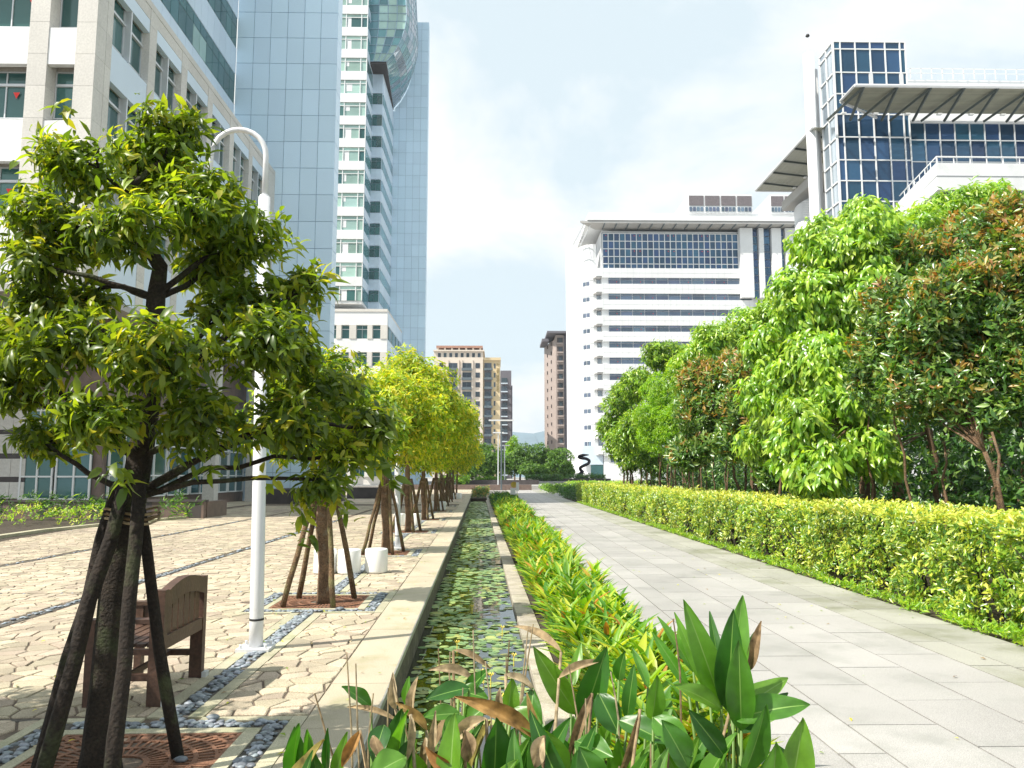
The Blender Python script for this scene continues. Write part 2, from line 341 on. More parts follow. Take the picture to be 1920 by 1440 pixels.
# leaf shapes -------------------------------------------------------------
def leaf_tmpl(kind):
    if kind == 'quad':      # folded rhombus, 4 triangles
        v = [(0, 0, 0), (.45, .5, .08), (.45, -.5, .08), (1, 0, -.12), (.5, 0, -.02)]
        f = [(0, 4, 1), (0, 2, 4), (4, 3, 1), (4, 2, 3)]
    elif kind == 'obov':    # broader towards the tip
        v = [(0, 0, 0), (.62, .5, .05), (.62, -.5, .05), (1, 0, -.05), (.6, 0, -.06)]
        f = [(0, 4, 1), (0, 2, 4), (4, 3, 1), (4, 2, 3)]
    else:                   # 'full': eight-point pointed blade with midrib fold and drooping tip
        v = [(0, 0, 0), (.3, 0, .02), (.65, 0, -.03), (1, 0, -.2), (.22, .36, .1), (.22, -.36, .1), (.58, .42, .03), (.58, -.42, .03), (.82, .2, -.09), (.82, -.2, -.09)]
        f = [(0, 1, 4), (0, 5, 1), (1, 2, 6), (1, 6, 4), (1, 5, 7), (1, 7, 2), (2, 3, 8), (2, 8, 6), (2, 7, 9), (2, 9, 3)]
    return np.array(v, float), f
TM = {k: leaf_tmpl(k) for k in ('quad', 'obov', 'full')}
def frames(d, roll_up, jitter=.5):
    """orthonormal frames: x along d, z near roll_up"""
    d = d / np.linalg.norm(d, axis=1, keepdims=True)
    up = roll_up + RNG.normal(0, jitter, d.shape)
    y = np.cross(up, d); y /= np.linalg.norm(y, axis=1, keepdims=True) + 1e-9
    z = np.cross(d, y)
    return np.stack([d, y, z], axis=2)      # columns
def leaf_cloud(name, kind, pos, R, ln, wd, mi, mats, parent=None, stuff=True, label=None, cat=None):
    tv, tf = TM[kind]; n = len(pos); k = len(tv)
    tpl = np.repeat(tv[None], n, 0).copy(); tpl[:, :, 0] *= ln[:, None]; tpl[:, :, 1] *= wd[:, None]; tpl[:, :, 2] *= ln[:, None]
    V = np.einsum('nij,nkj->nki', R, tpl) + pos[:, None, :]
    V = V.reshape(-1, 3); nf = len(tf)
    fa = np.array(tf)[None] + (np.arange(n) * k)[:, None, None]
    me = bpy.data.meshes.new(name); me.vertices.add(len(V)); me.vertices.foreach_set('co', V.astype('f').ravel())
    me.loops.add(n * nf * 3); me.loops.foreach_set('vertex_index', fa.reshape(-1).astype('i'))
    me.polygons.add(n * nf); me.polygons.foreach_set('loop_start', np.arange(0, n * nf * 3, 3, dtype='i'))
    me.polygons.foreach_set('material_index', np.repeat(mi, nf).astype('i'))
    for m in mats: me.materials.append(m)
    me.polygons.foreach_set('use_smooth', np.ones(n * nf, dtype=bool))
    me.update(calc_edges=True)
    o = link(name, me, parent)
    if stuff: o['kind'] = 'stuff'
    if label: tag(o, label, cat)
    return o
LEAFMESH = {}
def leaf_object(kind, m, p, R, ln, wd, parent):
    key = (kind, m.name)
    if key not in LEAFMESH:
        tv, tf = TM[kind]; me = bpy.data.meshes.new('leaf'); me.from_pydata([tuple(a) for a in tv], [], tf); me.materials.append(m)
        me.polygons.foreach_set('use_smooth', [True] * len(tf)); LEAFMESH[key] = me
    o = bpy.data.objects.new('leaf', LEAFMESH[key]); COL.objects.link(o)
    mm = Matrix(R.tolist()).to_4x4() @ Matrix.Diagonal((ln, wd, ln, 1)); mm.translation = Vector(p.tolist())
    o.matrix_basis = mm
    o.parent = parent; o.matrix_parent_inverse = world_matrix_full(parent).inverted()
    return o
def split_leaves(root, kind, pos, R, ln, wd, mi, mats, singles, name='foliage'):
    """the leaves that show largest become parts of their own, the rest one mesh"""
    c = np.array([0, 0, CZ]); vis = ln / np.linalg.norm(pos - c, axis=1)
    inview = (pos[:, 1] > .6 * np.abs(pos[:, 0])) & (pos[:, 1] > 1)
    vis = np.where(inview, vis, 0)
    if singles:
        idx = np.argsort(-vis)[:singles]; mask = np.zeros(len(pos), bool); mask[idx] = True
        for i in idx: leaf_object(kind, mats[mi[i]], pos[i], R[i], float(ln[i]), float(wd[i]), root)
        keep = ~mask
        return leaf_cloud(name, kind, pos[keep], R[keep], ln[keep], wd[keep], mi[keep], mats, root, True)
    return leaf_cloud('crown', kind, pos, R, ln, wd, mi, mats, root, False)

def crown_clusters(blobs, per_m2, lobe=.42, nl=9, flat=1., skip=.0):
    """lumpy crown: every blob (centre, radii) gets lobes; clusters sit mostly on the lobes' outer skin.
    returns cluster positions, outward directions and the lobe centres for branches"""
    pos, out, lob = [], [], []
    for c, r in blobs:
        c = np.array(c, float); r = np.array(r, float)
        for i in range(nl):
            d = RNG.normal(0, 1, 3); d /= np.linalg.norm(d)
            if i == 0: d *= 0
            lc = c + d * r * (1 - lobe) * RNG.uniform(.75, 1.0); lr = r * lobe * RNG.uniform(.8, 1.2)
            area = 4 * math.pi * float(np.mean(lr)) ** 2
            n = max(4, int(area * per_m2)); q = RNG.normal(0, 1, (n, 3)); q /= np.linalg.norm(q, axis=1, keepdims=True)
            rad = RNG.uniform(.45, 1.08, n) ** .6
            pos.append(lc + q * rad[:, None] * lr); o = q * .8 + (lc - c + q * lr) / r * .6; out.append(o); lob.append(lc)
    pos = np.concatenate(pos); out = np.concatenate(out); out /= np.linalg.norm(out, axis=1, keepdims=True) + 1e-9
    return pos, out, lob
def cluster_leaves(pos, out, k, ln, aspect, droop=.5, spread=1., tilt=.2, young=.15, tipup=0.):
    """k leaves round each cluster; returns arrays for leaf_cloud; mi 1 marks the young outer ones"""
    n = len(pos); K = n * k
    p = np.repeat(pos, k, 0); o = np.repeat(out, k, 0)
    r = RNG.normal(0, 1, (K, 3)); r -= (r * o).sum(1, keepdims=True) * o; r /= np.linalg.norm(r, axis=1, keepdims=True) + 1e-9
    d = o * RNG.uniform(.1, .9, (K, 1)) + r * spread; d[:, 2] += -droop + tipup; d += RNG.normal(0, .15, (K, 3))
    l = ln * RNG.uniform(.6, 1.25, K); wdt = l * aspect * RNG.uniform(.8, 1.2, K)
    up = np.array([-.45, -.25, .9])[None] * np.ones((K, 1)) + o * .5
    R = frames(d, up, tilt + .25)
    p = p + RNG.normal(0, ln * .35, (K, 3)) * .8
    mi = (np.repeat(RNG.random(n) < young, k) | (RNG.random(K) < young * .3)).astype(int)
    return p, R, l, wdt, mi
def limb(mb, a, b, r0, r1, bend=.12, seg=6, n=5):
    a, b = Vector(a), Vector(b); L_ = (b - a).length
    off = Vector((random.uniform(-1, 1), random.uniform(-1, 1), random.uniform(-.2, .8))) * L_ * bend
    pts = [a.lerp(b, t) + off * math.sin(math.pi * t) + Vector((random.uniform(-1, 1), random.uniform(-1, 1), random.uniform(-1, 1))) * L_ * .02 for t in [i / n for i in range(n + 1)]]
    pts[0] = a; pts[-1] = b
    mb.tube(pts, [r0 + (r1 - r0) * i / n for i in range(n + 1)], seg, 0, True, .08)
    return pts

# ============================================================ THE GROUND
def Txy(u, v, z): return P(u, v, z)
b = MB(); b.poly([(-4000, -60, -.9), (4000, -60, -.9), (4000, 5000, -.9), (-4000, 5000, -.9)]); structure('ground', b, M['ground'])
# plaza bed (mortar) left of the canal
b = MB(); b.box(-60, -.76, -6, 135, -.85, -.012, 0, Txy); structure('plaza', b, M['mortar'])
# canal: floor, water, left wall with steel edge, right kerb of separate stones
b = MB(); b.box(-.76, -.735, -6, 135, -.85, -.03, 0, Txy); structure('canal_wall', b, M['canal_wall'])
b = MB(); b.box(-.74, .54, -6, 67, -.88, -.34, 0, Txy); structure('water', b, M['water'])
b = MB(); b.box(-.737, -.722, -6, 67, -.05, .004, 0, Txy); structure('canal_edging', b, M['metal_edge'])
kerb = tag(bpy.data.objects.new('kerb', None), kind='structure'); COL.objects.link(kerb)
v = 2.0
while v < 66:
    l = .9; cube('kerb_stone', M['kerb'], kerb, .54, .80, v, v + l - .012, -.6, -.27 + random.uniform(-.004, .004), Txy, AL); v += l
b = MB(); b.box(.80, 1.48, -3, 67, -.88, -.30, 0, Txy); structure('planting_bed', b, M['soil'])
# right-hand ground under hedge and trees
b = MB(); b.box(5.30, 45, -3, 66, -.88, -.03); structure('soil', b, M['soil'])
# coping slabs
sl_ = tag(bpy.data.objects.new('coping', None), kind='structure'); COL.objects.link(sl_)
v = 1.0
while v < 130:
    l = 1.18; cube('coping_slab', M['slab'], sl_, -1.209, -.738, v, v + l - .006, -.05, random.uniform(-.001, .001), Txy, AL); v += l
# grey granite path: rows of pavers with recessed joints
b = MB(); b.box(1.45, 5.30, -4, 100, -.86, -.02); structure('path', b, M['path_joint'])
path = tag(bpy.data.objects.new('path_paving', None), kind='structure'); COL.objects.link(path)
rows = [(1.45, 2.11, 0.2, 1), (2.11, 2.42, 5.12 - 4.24, 1), (2.42, 3.05, 5.69 - 4.24, 1), (3.05, 3.65, 6.29 - 4.24, 1), (3.65, 4.28, 5.75 - 4.24, 1), (4.28, 4.65, 6.33 - 4.24, 2), (4.65, 5.30, 7.3 - 4.24, 2)]
stuffb = MB()
for x0, x1, y0, k in rows:
    y = y0 - 2.12
    while y < 99.5:
        g = .0075; m = 'path' if x0 < 4.2 else 'path_border'
        y1 = min(y + 1.06, 99.9)
        if y < 42 and y > 1.5: cube('paver', M[m], path, x0 + g, x1 - g, y + g, y1 - g, -.05, random.uniform(-.0015, .0015))
        else: stuffb.box(x0 + g, x1 - g, y + g, y1 - g, -.05, 0, 0 if m == 'path' else 1)
        y += 1.06
stuffb.build('far_paving', [M['path'], M['path_border']], path, kind='stuff')
b = MB(); b.box(1.405, 1.447, -4, 100, -.86, -.012); structure('path_wall', b, M['concrete'])

# crazy paving -------------------------------------------------------------
def clip(poly, px, py, nx, ny):
    outp = []; n = len(poly)
    for i in range(n):
        a = poly[i]; c = poly[(i + 1) % n]
        da = (a[0] - px) * nx + (a[1] - py) * ny; dc = (c[0] - px) * nx + (c[1] - py) * ny
        if da <= 0: outp.append(a)
        if (da < 0 < dc) or (dc < 0 < da):
            t = da / (da - dc); outp.append((a[0] + (c[0] - a[0]) * t, a[1] + (c[1] - a[1]) * t))
    return outp
def crazy(u0, u1, v0, v1, cell, gap, cx=1.15):
    """irregular stones filling a rectangle"""
    nx_ = max(1, round((u1 - u0) / (cell * cx))); ny_ = max(1, round((v1 - v0) / cell))
    su, sv = (u1 - u0) / nx_, (v1 - v0) / ny_
    S = {}
    for i in range(-1, nx_ + 1):
        for j in range(-1, ny_ + 1):
            S[i, j] = (u0 + (i + .5 + random.uniform(-.48, .48) + (.2 if j % 2 else -.2)) * su, v0 + (j + .5 + random.uniform(-.47, .47)) * sv)
    res = []
    for i in range(-1, nx_ + 1):
        for j in range(-1, ny_ + 1):
            s0 = S[i, j]; poly = [(u0, v0), (u1, v0), (u1, v1), (u0, v1)]
            for di in (-2, -1, 0, 1, 2):
                for dj in (-2, -1, 0, 1, 2):
                    if (di, dj) == (0, 0) or (i + di, j + dj) not in S: continue
                    q = S[i + di, j + dj]; dx_, dy_ = q[0] - s0[0], q[1] - s0[1]; d = math.hypot(dx_, dy_)
                    if d > 1e-6: poly = clip(poly, (s0[0] + q[0]) / 2 - dx_ / d * gap, (s0[1] + q[1]) / 2 - dy_ / d * gap, dx_ / d, dy_ / d)
                    if len(poly) < 3: break
                if len(poly) < 3: break
            if len(poly) >= 3:
                ar = .5 * abs(sum(poly[k][0] * poly[(k + 1) % len(poly)][1] - poly[(k + 1) % len(poly)][0] * poly[k][1] for k in range(len(poly))))
                if ar > .004: res.append((poly, ar))
    return res
GV = [5.07 + (-6.25 * k if k else 0) for k in (1,)] + [5.07, 11.3, 18.3, 25.2, 32.2, 39.8, 46.6, 53.4, 60.2, 67, 74, 81, 88]   # centres of the tree grates along the canal
STR = [-2.15, -5.5, -9.1]                                   # long pebble strips
stones = []
us = [(-14.8, -9.22), (-8.98, -5.62), (-5.38, -2.36), (-1.95, -1.222)]
vb = [1.5] + [g + .95 for g in GV[1:8]]
for (u0, u1) in us:
    for k in range(len(vb) - 1):
        v0, v1 = vb[k] + .03, vb[k + 1] - .03
        if u0 == -1.95: v1 = GV[1 + k] - .95
        cell = .205 if v0 < 22 else .30
        if u0 < -9 and v0 > 20: cell = .4
        st = crazy(u0, u1, v0, v1, cell, .009 if u0 > -6 else .011)
        stones += st
paving = tag(bpy.data.objects.new('plaza_paving', None), kind='structure'); COL.objects.link(paving)
def grate_hit(c):
    return any(-3.08 < c[0] < -1.2 and abs(c[1] - g) < .96 for g in GV)
cand = []
for poly, ar in stones:
    c = (sum(p[0] for p in poly) / len(poly), sum(p[1] for p in poly) / len(poly))
    if grate_hit(c): continue
    wc = P(*c); 
    if wc.y < 1.6 or abs((wc.x + .02 * wc.y)) > wc.y * .72 + 1: continue
    if wc.y > 20 and c[0] < -13.2: continue
    cand.append((ar / (wc.y ** 3 + 3), poly))
cand.sort(key=lambda a: -a[0])
rest = MB()
for k, (sc_, poly) in enumerate(cand):
    pts = [P(*p) for p in poly]
    if (Vector((pts[1] - pts[0])).cross(pts[2] - pts[1])).z < 0: pts = pts[::-1]
    h = random.uniform(-.004, .004)
    if k < 300:
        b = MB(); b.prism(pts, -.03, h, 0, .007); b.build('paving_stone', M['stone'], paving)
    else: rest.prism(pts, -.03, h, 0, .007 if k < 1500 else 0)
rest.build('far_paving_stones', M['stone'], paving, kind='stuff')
b = MB(); 
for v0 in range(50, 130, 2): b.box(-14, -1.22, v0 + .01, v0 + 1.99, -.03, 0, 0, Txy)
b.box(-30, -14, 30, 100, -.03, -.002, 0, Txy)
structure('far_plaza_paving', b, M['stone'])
# pebble strips, borders, tree surrounds
borders = tag(bpy.data.objects.new('pebble_border', None), kind='structure'); COL.objects.link(borders)
beds = MB(); pebz = []
def border(u0, u1, v0, v1, L_=1.2):
    along_v = (v1 - v0) > (u1 - u0)
    n = max(1, round(((v1 - v0) if along_v else (u1 - u0)) / L_))
    for i in range(n):
        if along_v:
            a, c = v0 + (v1 - v0) * i / n, v0 + (v1 - v0) * (i + 1) / n; cube('border_stone', M['border'], borders, u0, u1, a, c - .005, -.06, .003 + random.uniform(-.001, .001), Txy, AL)
        else:
            a, c = u0 + (u1 - u0) * i / n, u0 + (u1 - u0) * (i + 1) / n; cube('border_stone', M['border'], borders, a, c - .005, v0, v1, -.06, .002 + random.uniform(-.001, .001), Txy, AL)
def bed(u0, u1, v0, v1, dens, size=.034):
    beds.box(u0, u1, v0, v1, -.09, -.007, 0, Txy)
    n = int((u1 - u0) * (v1 - v0) * dens)
    for _ in range(n): pebz.append((random.uniform(u0 + .02, u1 - .02), random.uniform(v0 + .02, v1 - .02), random.uniform(-.012, .008), size * random.uniform(.55, 1.25)))
for gi, g in enumerate(GV[1:9]):
    dens = [560, 480, 300, 160, 80, 60, 40, 30][gi]
    u0, u1 = -2.73, -1.57; h = .58
    # border right round the grate
    border(u0 - .08, u0, g - h - .09, g + h + .09); border(u1, u1 + .10, g - h - .09, g + h + .09); border(u0, u1, g + h, g + h + .10); border(u0, u1, g - h - .10, g - h)
    # ring of pebbles and outer border
    bed(-2.99, -2.81, g - .84, g + .84, dens); bed(-1.47, -1.317, g - .84, g + .84, dens)
    bed(-2.81, -1.47, g + h + .10, g + .84, dens); bed(-2.81, -1.47, g - .84, g - h - .10, dens)
    border(-3.07, -2.99, g - .93, g + .93); border(-1.317, -1.215, g - .93, g + .93)
    border(-2.99, -2.35, g + .84, g + .93); border(-1.955, -1.317, g + .84, g + .93); border(-2.99, -2.35, g - .93, g - .84); border(-1.955, -1.317, g - .93, g - .84)
    v0 = g + .93; v1 = (GV[2 + gi] if gi < 8 else g + 6.3) - .93
    border(-2.35, -2.24, v0, v1); border(-2.06, -1.955, v0, v1)
    bed(-2.24, -2.06, v0 - .09, v1 + .09, dens, .036)
for (u0, u1, dens, dv) in ((-5.57, -5.43, 110, 30), (-9.17, -9.04, 45, 30)):
    bed(u0, u1, 3, 16, dens * 2, .035); bed(u0, u1, 16, 34, dens * .7, .045)
for g in GV[1:5]:
    bed(-14, -3.1, g + .93 - .03, g + .93 + .03, 60, .03); 
beds.build('pebble_bed', M['gravel_bed'], None, kind='structure')
def pebble_mesh(s):
    r = random.Random(s); b = MB(); n = 8
    pr = [(0.0001, -.5), (.7, -.38), (1, 0), (.75, .34), (.3, .5)]
    for q, z in pr:
        for k in range(n):
            t = 2 * math.pi * k / n; b.v.append((q * math.cos(t) * (1 + r.uniform(-.08, .08)), q * .72 * math.sin(t) * (1 + r.uniform(-.08, .08)), z * .75))
    for i in range(len(pr) - 1):
        for k in range(n): b.f.append([i * n + k, i * n + (k + 1) % n, (i + 1) * n + (k + 1) % n, (i + 1) * n + k]); b.mi.append(0)
    b.f.append([(len(pr) - 1) * n + k for k in range(n)]); b.mi.append(0)
    return b
PB = [pebble_mesh(i) for i in range(5)]; PM = [p.mesh('pebble', M['pebble'], True) for p in PB]
pebbles = tag(bpy.data.objects.new('pebbles', None), kind='structure'); COL.objects.link(pebbles)
pebz.sort(key=lambda q: P(q[0], q[1]).length / q[3])
vis = [q for q in pebz if 3.6 < q[1] and P(q[0], q[1]).x > -.66 * P(q[0], q[1]).y]
inv = vis[300:]
for q in vis[:300]:
    o = bpy.data.objects.new('pebble', random.choice(PM)); COL.objects.link(o); o.location = P(q[0], q[1], q[2]); o.scale = (q[3], q[3], q[3] * .9)
    o.rotation_euler = (random.uniform(-.3, .3), random.uniform(-.3, .3), random.uniform(0, 6.28)); o.parent = pebbles
b = MB()
for q in inv:
    src = random.choice(PB); t = random.uniform(0, 6.28); c_, s_ = math.cos(t), math.sin(t); p = P(q[0], q[1], q[2]); k = len(b.v)
    b.v += [(p.x + (x * c_ - y * s_) * q[3], p.y + (x * s_ + y * c_) * q[3], p.z + z * q[3] * .9) for x, y, z in src.v]
    b.f += [[k + i for i in f] for f in src.f]; b.mi += src.mi
b.build('far_pebbles', M['pebble'], pebbles, True, 'stuff')
# cast-iron grates with radial slots
def grate_mesh():
    """square plate cut by four rings of radial slots: built as concentric frames and spokes"""
    b = MB(); H_ = .575; zt, zb = 0., -.03
    def sector(r0, r1, a0, a1, n=3):
        for i in range(n):
            t0 = a0 + (a1 - a0) * i / n; t1 = a0 + (a1 - a0) * (i + 1) / n
            b.prism([(r0 * math.cos(t0), r0 * math.sin(t0)), (r1 * math.cos(t0), r1 * math.sin(t0)), (r1 * math.cos(t1), r1 * math.sin(t1)), (r0 * math.cos(t1), r0 * math.sin(t1))], zb, zt)
    for (r0, r1) in ((.15, .185), (.29, .32), (.43, .46), (.555, .575)): sector(r0, r1, 0, 2 * math.pi, 40)
    for (r0, r1, n) in ((.183, .292, 36), (.318, .432, 48), (.458, .557, 60)):
        for k in range(n):
            t = 2 * math.pi * (k + .5) / n; q = .0085
            if r0 > .4 and k % 15 in (0,): q = .03
            c_, s_ = math.cos(t), math.sin(t)
            b.prism([(r0 * c_ + q * s_, r0 * s_ - q * c_), (r1 * c_ + q * s_, r1 * s_ - q * c_), (r1 * c_ - q * s_, r1 * s_ + q * c_), (r0 * c_ - q * s_, r0 * s_ + q * c_)], zb, zt - .001)
    # corners: bars from the ring out to the square rim
    for k in range(72):
        t = 2 * math.pi * (k + .5) / 72; c_, s_ = math.cos(t), math.sin(t); R_ = H_ / max(abs(c_), abs(s_))
        if R_ < .60: continue
        q = .013; r0, r1 = .573, R_ - .012
        b.prism([(r0 * c_ + q * s_, r0 * s_ - q * c_), (r1 * c_ + q * s_, r1 * s_ - q * c_), (r1 * c_ - q * s_, r1 * s_ + q * c_), (r0 * c_ - q * s_, r0 * s_ + q * c_)], zb, zt - .0015)
    for (r0,) in ((.66,), (.74,)):
        for a in range(4):
            w_ = math.acos(min(1, H_ / r0)); a0 = a * math.pi / 2 + w_ + .0; a1 = (a + 1) * math.pi / 2 - w_
            if a1 > a0: sector(r0 - .012, r0 + .012, a0 + .02, a1 - .02, 8)
    b.box(-H_, H_, H_ - .025, H_ + .002, zb, zt + .001); b.box(-H_, H_, -H_ - .002, -H_ + .025, zb, zt + .001)
    b.box(-H_ - .002, -H_ + .025, -H_ + .025, H_ - .025, zb, zt + .001); b.box(H_ - .025, H_ + .002, -H_ + .025, H_ - .025, zb, zt + .001)
    return b.mesh('grate', M['rust'])
gm = grate_mesh()
GN = ['under the nearest staked tree', 'under the second staked tree, in front of the stools', 'under the third staked tree', 'under the fourth staked tree', 'under the fifth staked tree', 'under the sixth staked tree']
for i, g in enumerate(GV[1:7]):
    o = bpy.data.objects.new('tree_grate', gm); COL.objects.link(o); o.location = P(-2.15, g, -.002); o.rotation_euler = (0, 0, AL)
    tag(o, 'rusted iron grate ' + GN[i], 'tree grate', 'iron grates round the staked trees')
b = MB()
for g in GV[1:9]: b.box(-2.73, -1.57, g - .58, g + .58, -.2, -.055, 0, Txy)
b.build('tree_pit', M['soil'], None, kind='structure')
# far end: low walls, terraces, pavement up to the trees
b = MB(); b.box(-60, 60, 108, 420, -.8, .45); structure('terrace', b, M['path'])
b = MB(); b.box(-14, 60, 135, 420, .3, .85); structure('upper_terrace', b, M['path'])
b = MB(); b.box(-60, -1.0, 99.5, 108, -.8, -.1); b.box(-1, 60, 100.1, 108, -.8, -.1); structure('far_pavement', b, M['path'])
b = MB(); b.box(5.3, 60, 66, 100.1, -.8, -.05); structure('right_pavement', b, M['path'])
b = MB(); b.box(-12, 4.6, 104, 104.5, -.3, .62); o = structure('low_wall', b, M['brown_stone']); del o['kind']; tag(o, 'long low brown stone wall closing the far end of the grey path', 'wall')
b = MB(); b.box(-6, 6.5, 122, 122.4, .4, 1.15, 0); b.box(6.5, 20, 140, 140.4, .8, 1.3); o = b.build('planter_wall', M['dark_band']); tag(o, 'dark low wall on the terrace beyond the end of the path', 'wall')

# ============================================================ BUILDINGS ON THE LEFT
def block(name, m, parent, x0, x1, y0, y1, z0, z1): return cube(name, m, parent, x0, x1, y0, y1, z0, z1)
# --- white podium office block, nearest on the left
WARP[:] = [1.05, 1.042]
XS, YF, ZB, ZT = -15.5, 31.0, 8.85, 23.05
pod = empty('office_building', (-24, 44, 0), 'white tiled office block with recessed teal windows, nearest on the left', 'building')
block('wall', M['concrete'], pod, -46, XS - .42, YF + .8, 57, ZB, ZT - .3)
block('roof', M['concrete'], pod, -46, XS, YF + .02, 57, ZT - .32, ZT)
block('soffit', M['soffit'], pod, -46, XS - .02, YF + .03, 57, ZB - .25, ZB + .02)
wt = [21.53, 17.6, 13.67]; wb = [19.45, 15.65, 11.72]
# front facade: columns (x ranges) of piers and openings
piers = [(-16.27, XS), (-18.08, -17.32), (-22.2, -21.4), (-26.6, -25.8)]
opens = [(-17.32, -16.27), (-21.4, -18.08), (-25.8, -22.2), (-30.5, -26.6)]
for (x0, x1) in piers:
    z = ZB
    while z < ZT - .4:
        z1 = min(z + 1.31, ZT - .34); block('pier_tile', M['concrete'], pod, x0 + .006, x1 - .006, YF, YF + .8, z + .006, z1 - .006); z = z1
    block('pier_joint', M['joint'], pod, x0 + .012, x1 - .012, YF + .012, YF + .79, ZB, ZT - .35)
def sill(b, x0, x1, y0, y1, z0, z1, axis):
    """sloped reveal below a window: outer edge low, inner edge high"""
    if axis == 'y': pts = [(x0, y0, z0), (x1, y0, z0), (x1, y1, z1), (x0, y1, z1), (x0, y1, z0 - .05), (x1, y1, z0 - .05)]
    else: pts = [(x0, y1, z0), (x0, y0, z0), (x1, y0, z1), (x1, y1, z1), (x1, y1, z0 - .05), (x1, y0, z0 - .05)]
    k = len(b.v); b.v += pts
    for f in ((0, 1, 2, 3), (3, 2, 5, 4), (0, 4, 5, 1), (0, 3, 4), (1, 5, 2)): b.f.append([k + i for i in f]); b.mi.append(0)
def window(parent, x, w_, y, z0, z1, mull, gm_='teal', mark=None):
    """front-facing recessed window with frame, transom and mullions"""
    wn = block('window', M[gm_], parent, x, x + w_, y, y + .04, z0, z1)
    fr = MB(); t = .045
    fr.box(x, x + w_, y - .06, y - .005, z0, z0 + t); fr.box(x, x + w_, y - .06, y - .005, z1 - t, z1)
    tz = z0 + (z1 - z0) * .68; fr.box(x + t, x + w_ - t, y - .10, y - .005, tz, tz + .10)
    for k in range(mull + 2):
        xx = x + (w_ - t) * k / (mull + 1); fr.box(xx, xx + t, y - .058, y - .006, z0 + t, z1 - t)
    fr.build('window_frame', M['frame'], wn)
    if mark: red_marker(wn, mark[0], y - .07, mark[1], .13)
    return wn
for (x0, x1) in opens:
    for k, (a, c) in enumerate(zip(wt, wb)):
        nxt = wt[k + 1] if k < 2 else ZB + .03
        block('spandrel_panel', M['white_panel'], pod, x0 + .004, x1 - .004, YF + .03, YF + .3, nxt, c - .35)
        b = MB(); sill(b, x0 + .004, x1 - .004, YF + .03, YF + .75, c - .35, c, 'y'); b.build('sloped_sill', M['white_panel'], pod)
        wide = x1 - x0 > 2
        window(pod, x0 + .01, x1 - x0 - .02, YF + .74, c, a, 2 if wide else 0, mark=((x1 - .7, c + .95) if wide and k > 0 else ((x1 - .35, c + 1.1) if wide else None)))
    block('spandrel_panel', M['white_panel'], pod, x0 + .004, x1 - .004, YF + .03, YF + .3, wt[0], ZT - .34)
# side facade facing the canal
bays = [(32.3, 35.75)] + [(36.5 + 3.78 * k, 39.55 + 3.78 * k) for k in range(5)]
py = [YF + .81] + [y for bb in bays for y in bb] + [57.]
for k in range(0, len(py), 2):
    y0, y1 = py[k], py[k + 1]; z = ZB
    while z < ZT - .4:
        z1 = min(z + 1.31, ZT - .34); block('pier_tile', M['concrete'], pod, XS - .7, XS, y0 + .006, y1 - .006, z + .006, z1 - .006); z = z1
    block('pier_joint', M['joint'], pod, XS - .69, XS - .012, y0 + .012, y1 - .012, ZB, ZT - .35)
for (y0, y1) in bays:
    ym = (y0 + y1) / 2
    for k, (a, c) in enumerate(zip(wt, wb)):
        nxt = wt[k + 1] if k < 2 else ZB + .03
        block('spandrel_panel', M['cool_panel'], pod, XS - .3, XS - .03, y0 + .004, y1 - .004, nxt, c - .35)
        b = MB(); sill(b, XS - .03, XS - .38, y0 + .004, y1 - .004, c - .35, c, 'x'); b.build('sloped_sill', M['cool_panel'], pod)
        block('fin', M['frame'], pod, XS - .38, XS - .05, ym - .05, ym + .05, c - .2, a)
        for (q0, q1) in ((y0, ym - .05), (ym + .05, y1)):
            wn = block('window', M['teal'], pod, XS - .41, XS - .38, q0, q1, c, a)
            b = MB(); tz = c + (a - c) * .66
            b.box(XS - .38, XS - .27, q0, q1, tz, tz + .1); b.box(XS - .38, XS - .33, q0, q1, c, c + .05); b.box(XS - .38, XS - .33, q0, q0 + .05, c, a); b.box(XS - .38, XS - .33, q1 - .05, q1, c, a)
            b.build('window_frame', M['frame'], wn)
    block('spandrel_panel', M['cool_panel'], pod, XS - .3, XS - .03, y0 + .004, y1 - .004, wt[0], ZT - .9)
    block('top_band', M['concrete'], pod, XS - .3, XS - .02, y0 + .004, y1 - .004, ZT - .89, ZT - .33)
# recessed ground floor
block('stone_wall', M['brown_stone'], pod, -46, -16.9, 36.6, 56.9, 0, 8.6)
for k in range(26):
    x = -30 + k * .62
    if x > -20.6: break
    for z0, z1 in ((.75, 1.45), (1.68, 2.45), (2.68, 3.5), (3.7, 4.6)): block('wall_tile', M['concrete'], pod, x + .008, x + .612, 36.45, 36.6, z0, z1)
    for z0, z1 in ((1.46, 1.67), (2.46, 2.67), (3.51, 3.69)): block('band_tile', M['dark_band'], pod, x, x + .62, 36.46, 36.6, z0, z1)
for (x0, x1) in ((-20.3, -18.9), (-18.8, -17.3)):
    g_ = block('glass_door', M['teal'], pod, x0, x1, 36.5, 36.55, .7, 4.6); b = MB()
    for xx in (x0, (x0 + x1) / 2, x1 - .07): b.box(xx, xx + .07, 36.42, 36.5, .7, 4.6)
    for zz in (.7, 1.65, 3.0, 4.5): b.box(x0, x1, 36.43, 36.49, zz, zz + .07)
    b.build('door_frame', M['frame_white'], g_)
for k in range(6):
    y0 = 37 + k * 3.3; g_ = block('shop_window', M['teal'], pod, -16.9, -16.85, y0, y0 + 3.1, .7, 4.4); b = MB()
    for yy in (y0, y0 + 1.5, y0 + 3.03): b.box(-16.85, -16.77, yy, yy + .07, .7, 4.4)
    for zz in (.7, 1.7, 3.2, 4.33): b.box(-16.85, -16.78, y0, y0 + 3.1, zz, zz + .07)
    b.build('window_frame', M['frame_white'], g_)
for k in range(2, 4):
    p_ = block('column', M['concrete'], pod, XS - .75, XS - .1, 31.2 + k * 8, 31.9 + k * 8, 0, ZB - .24)
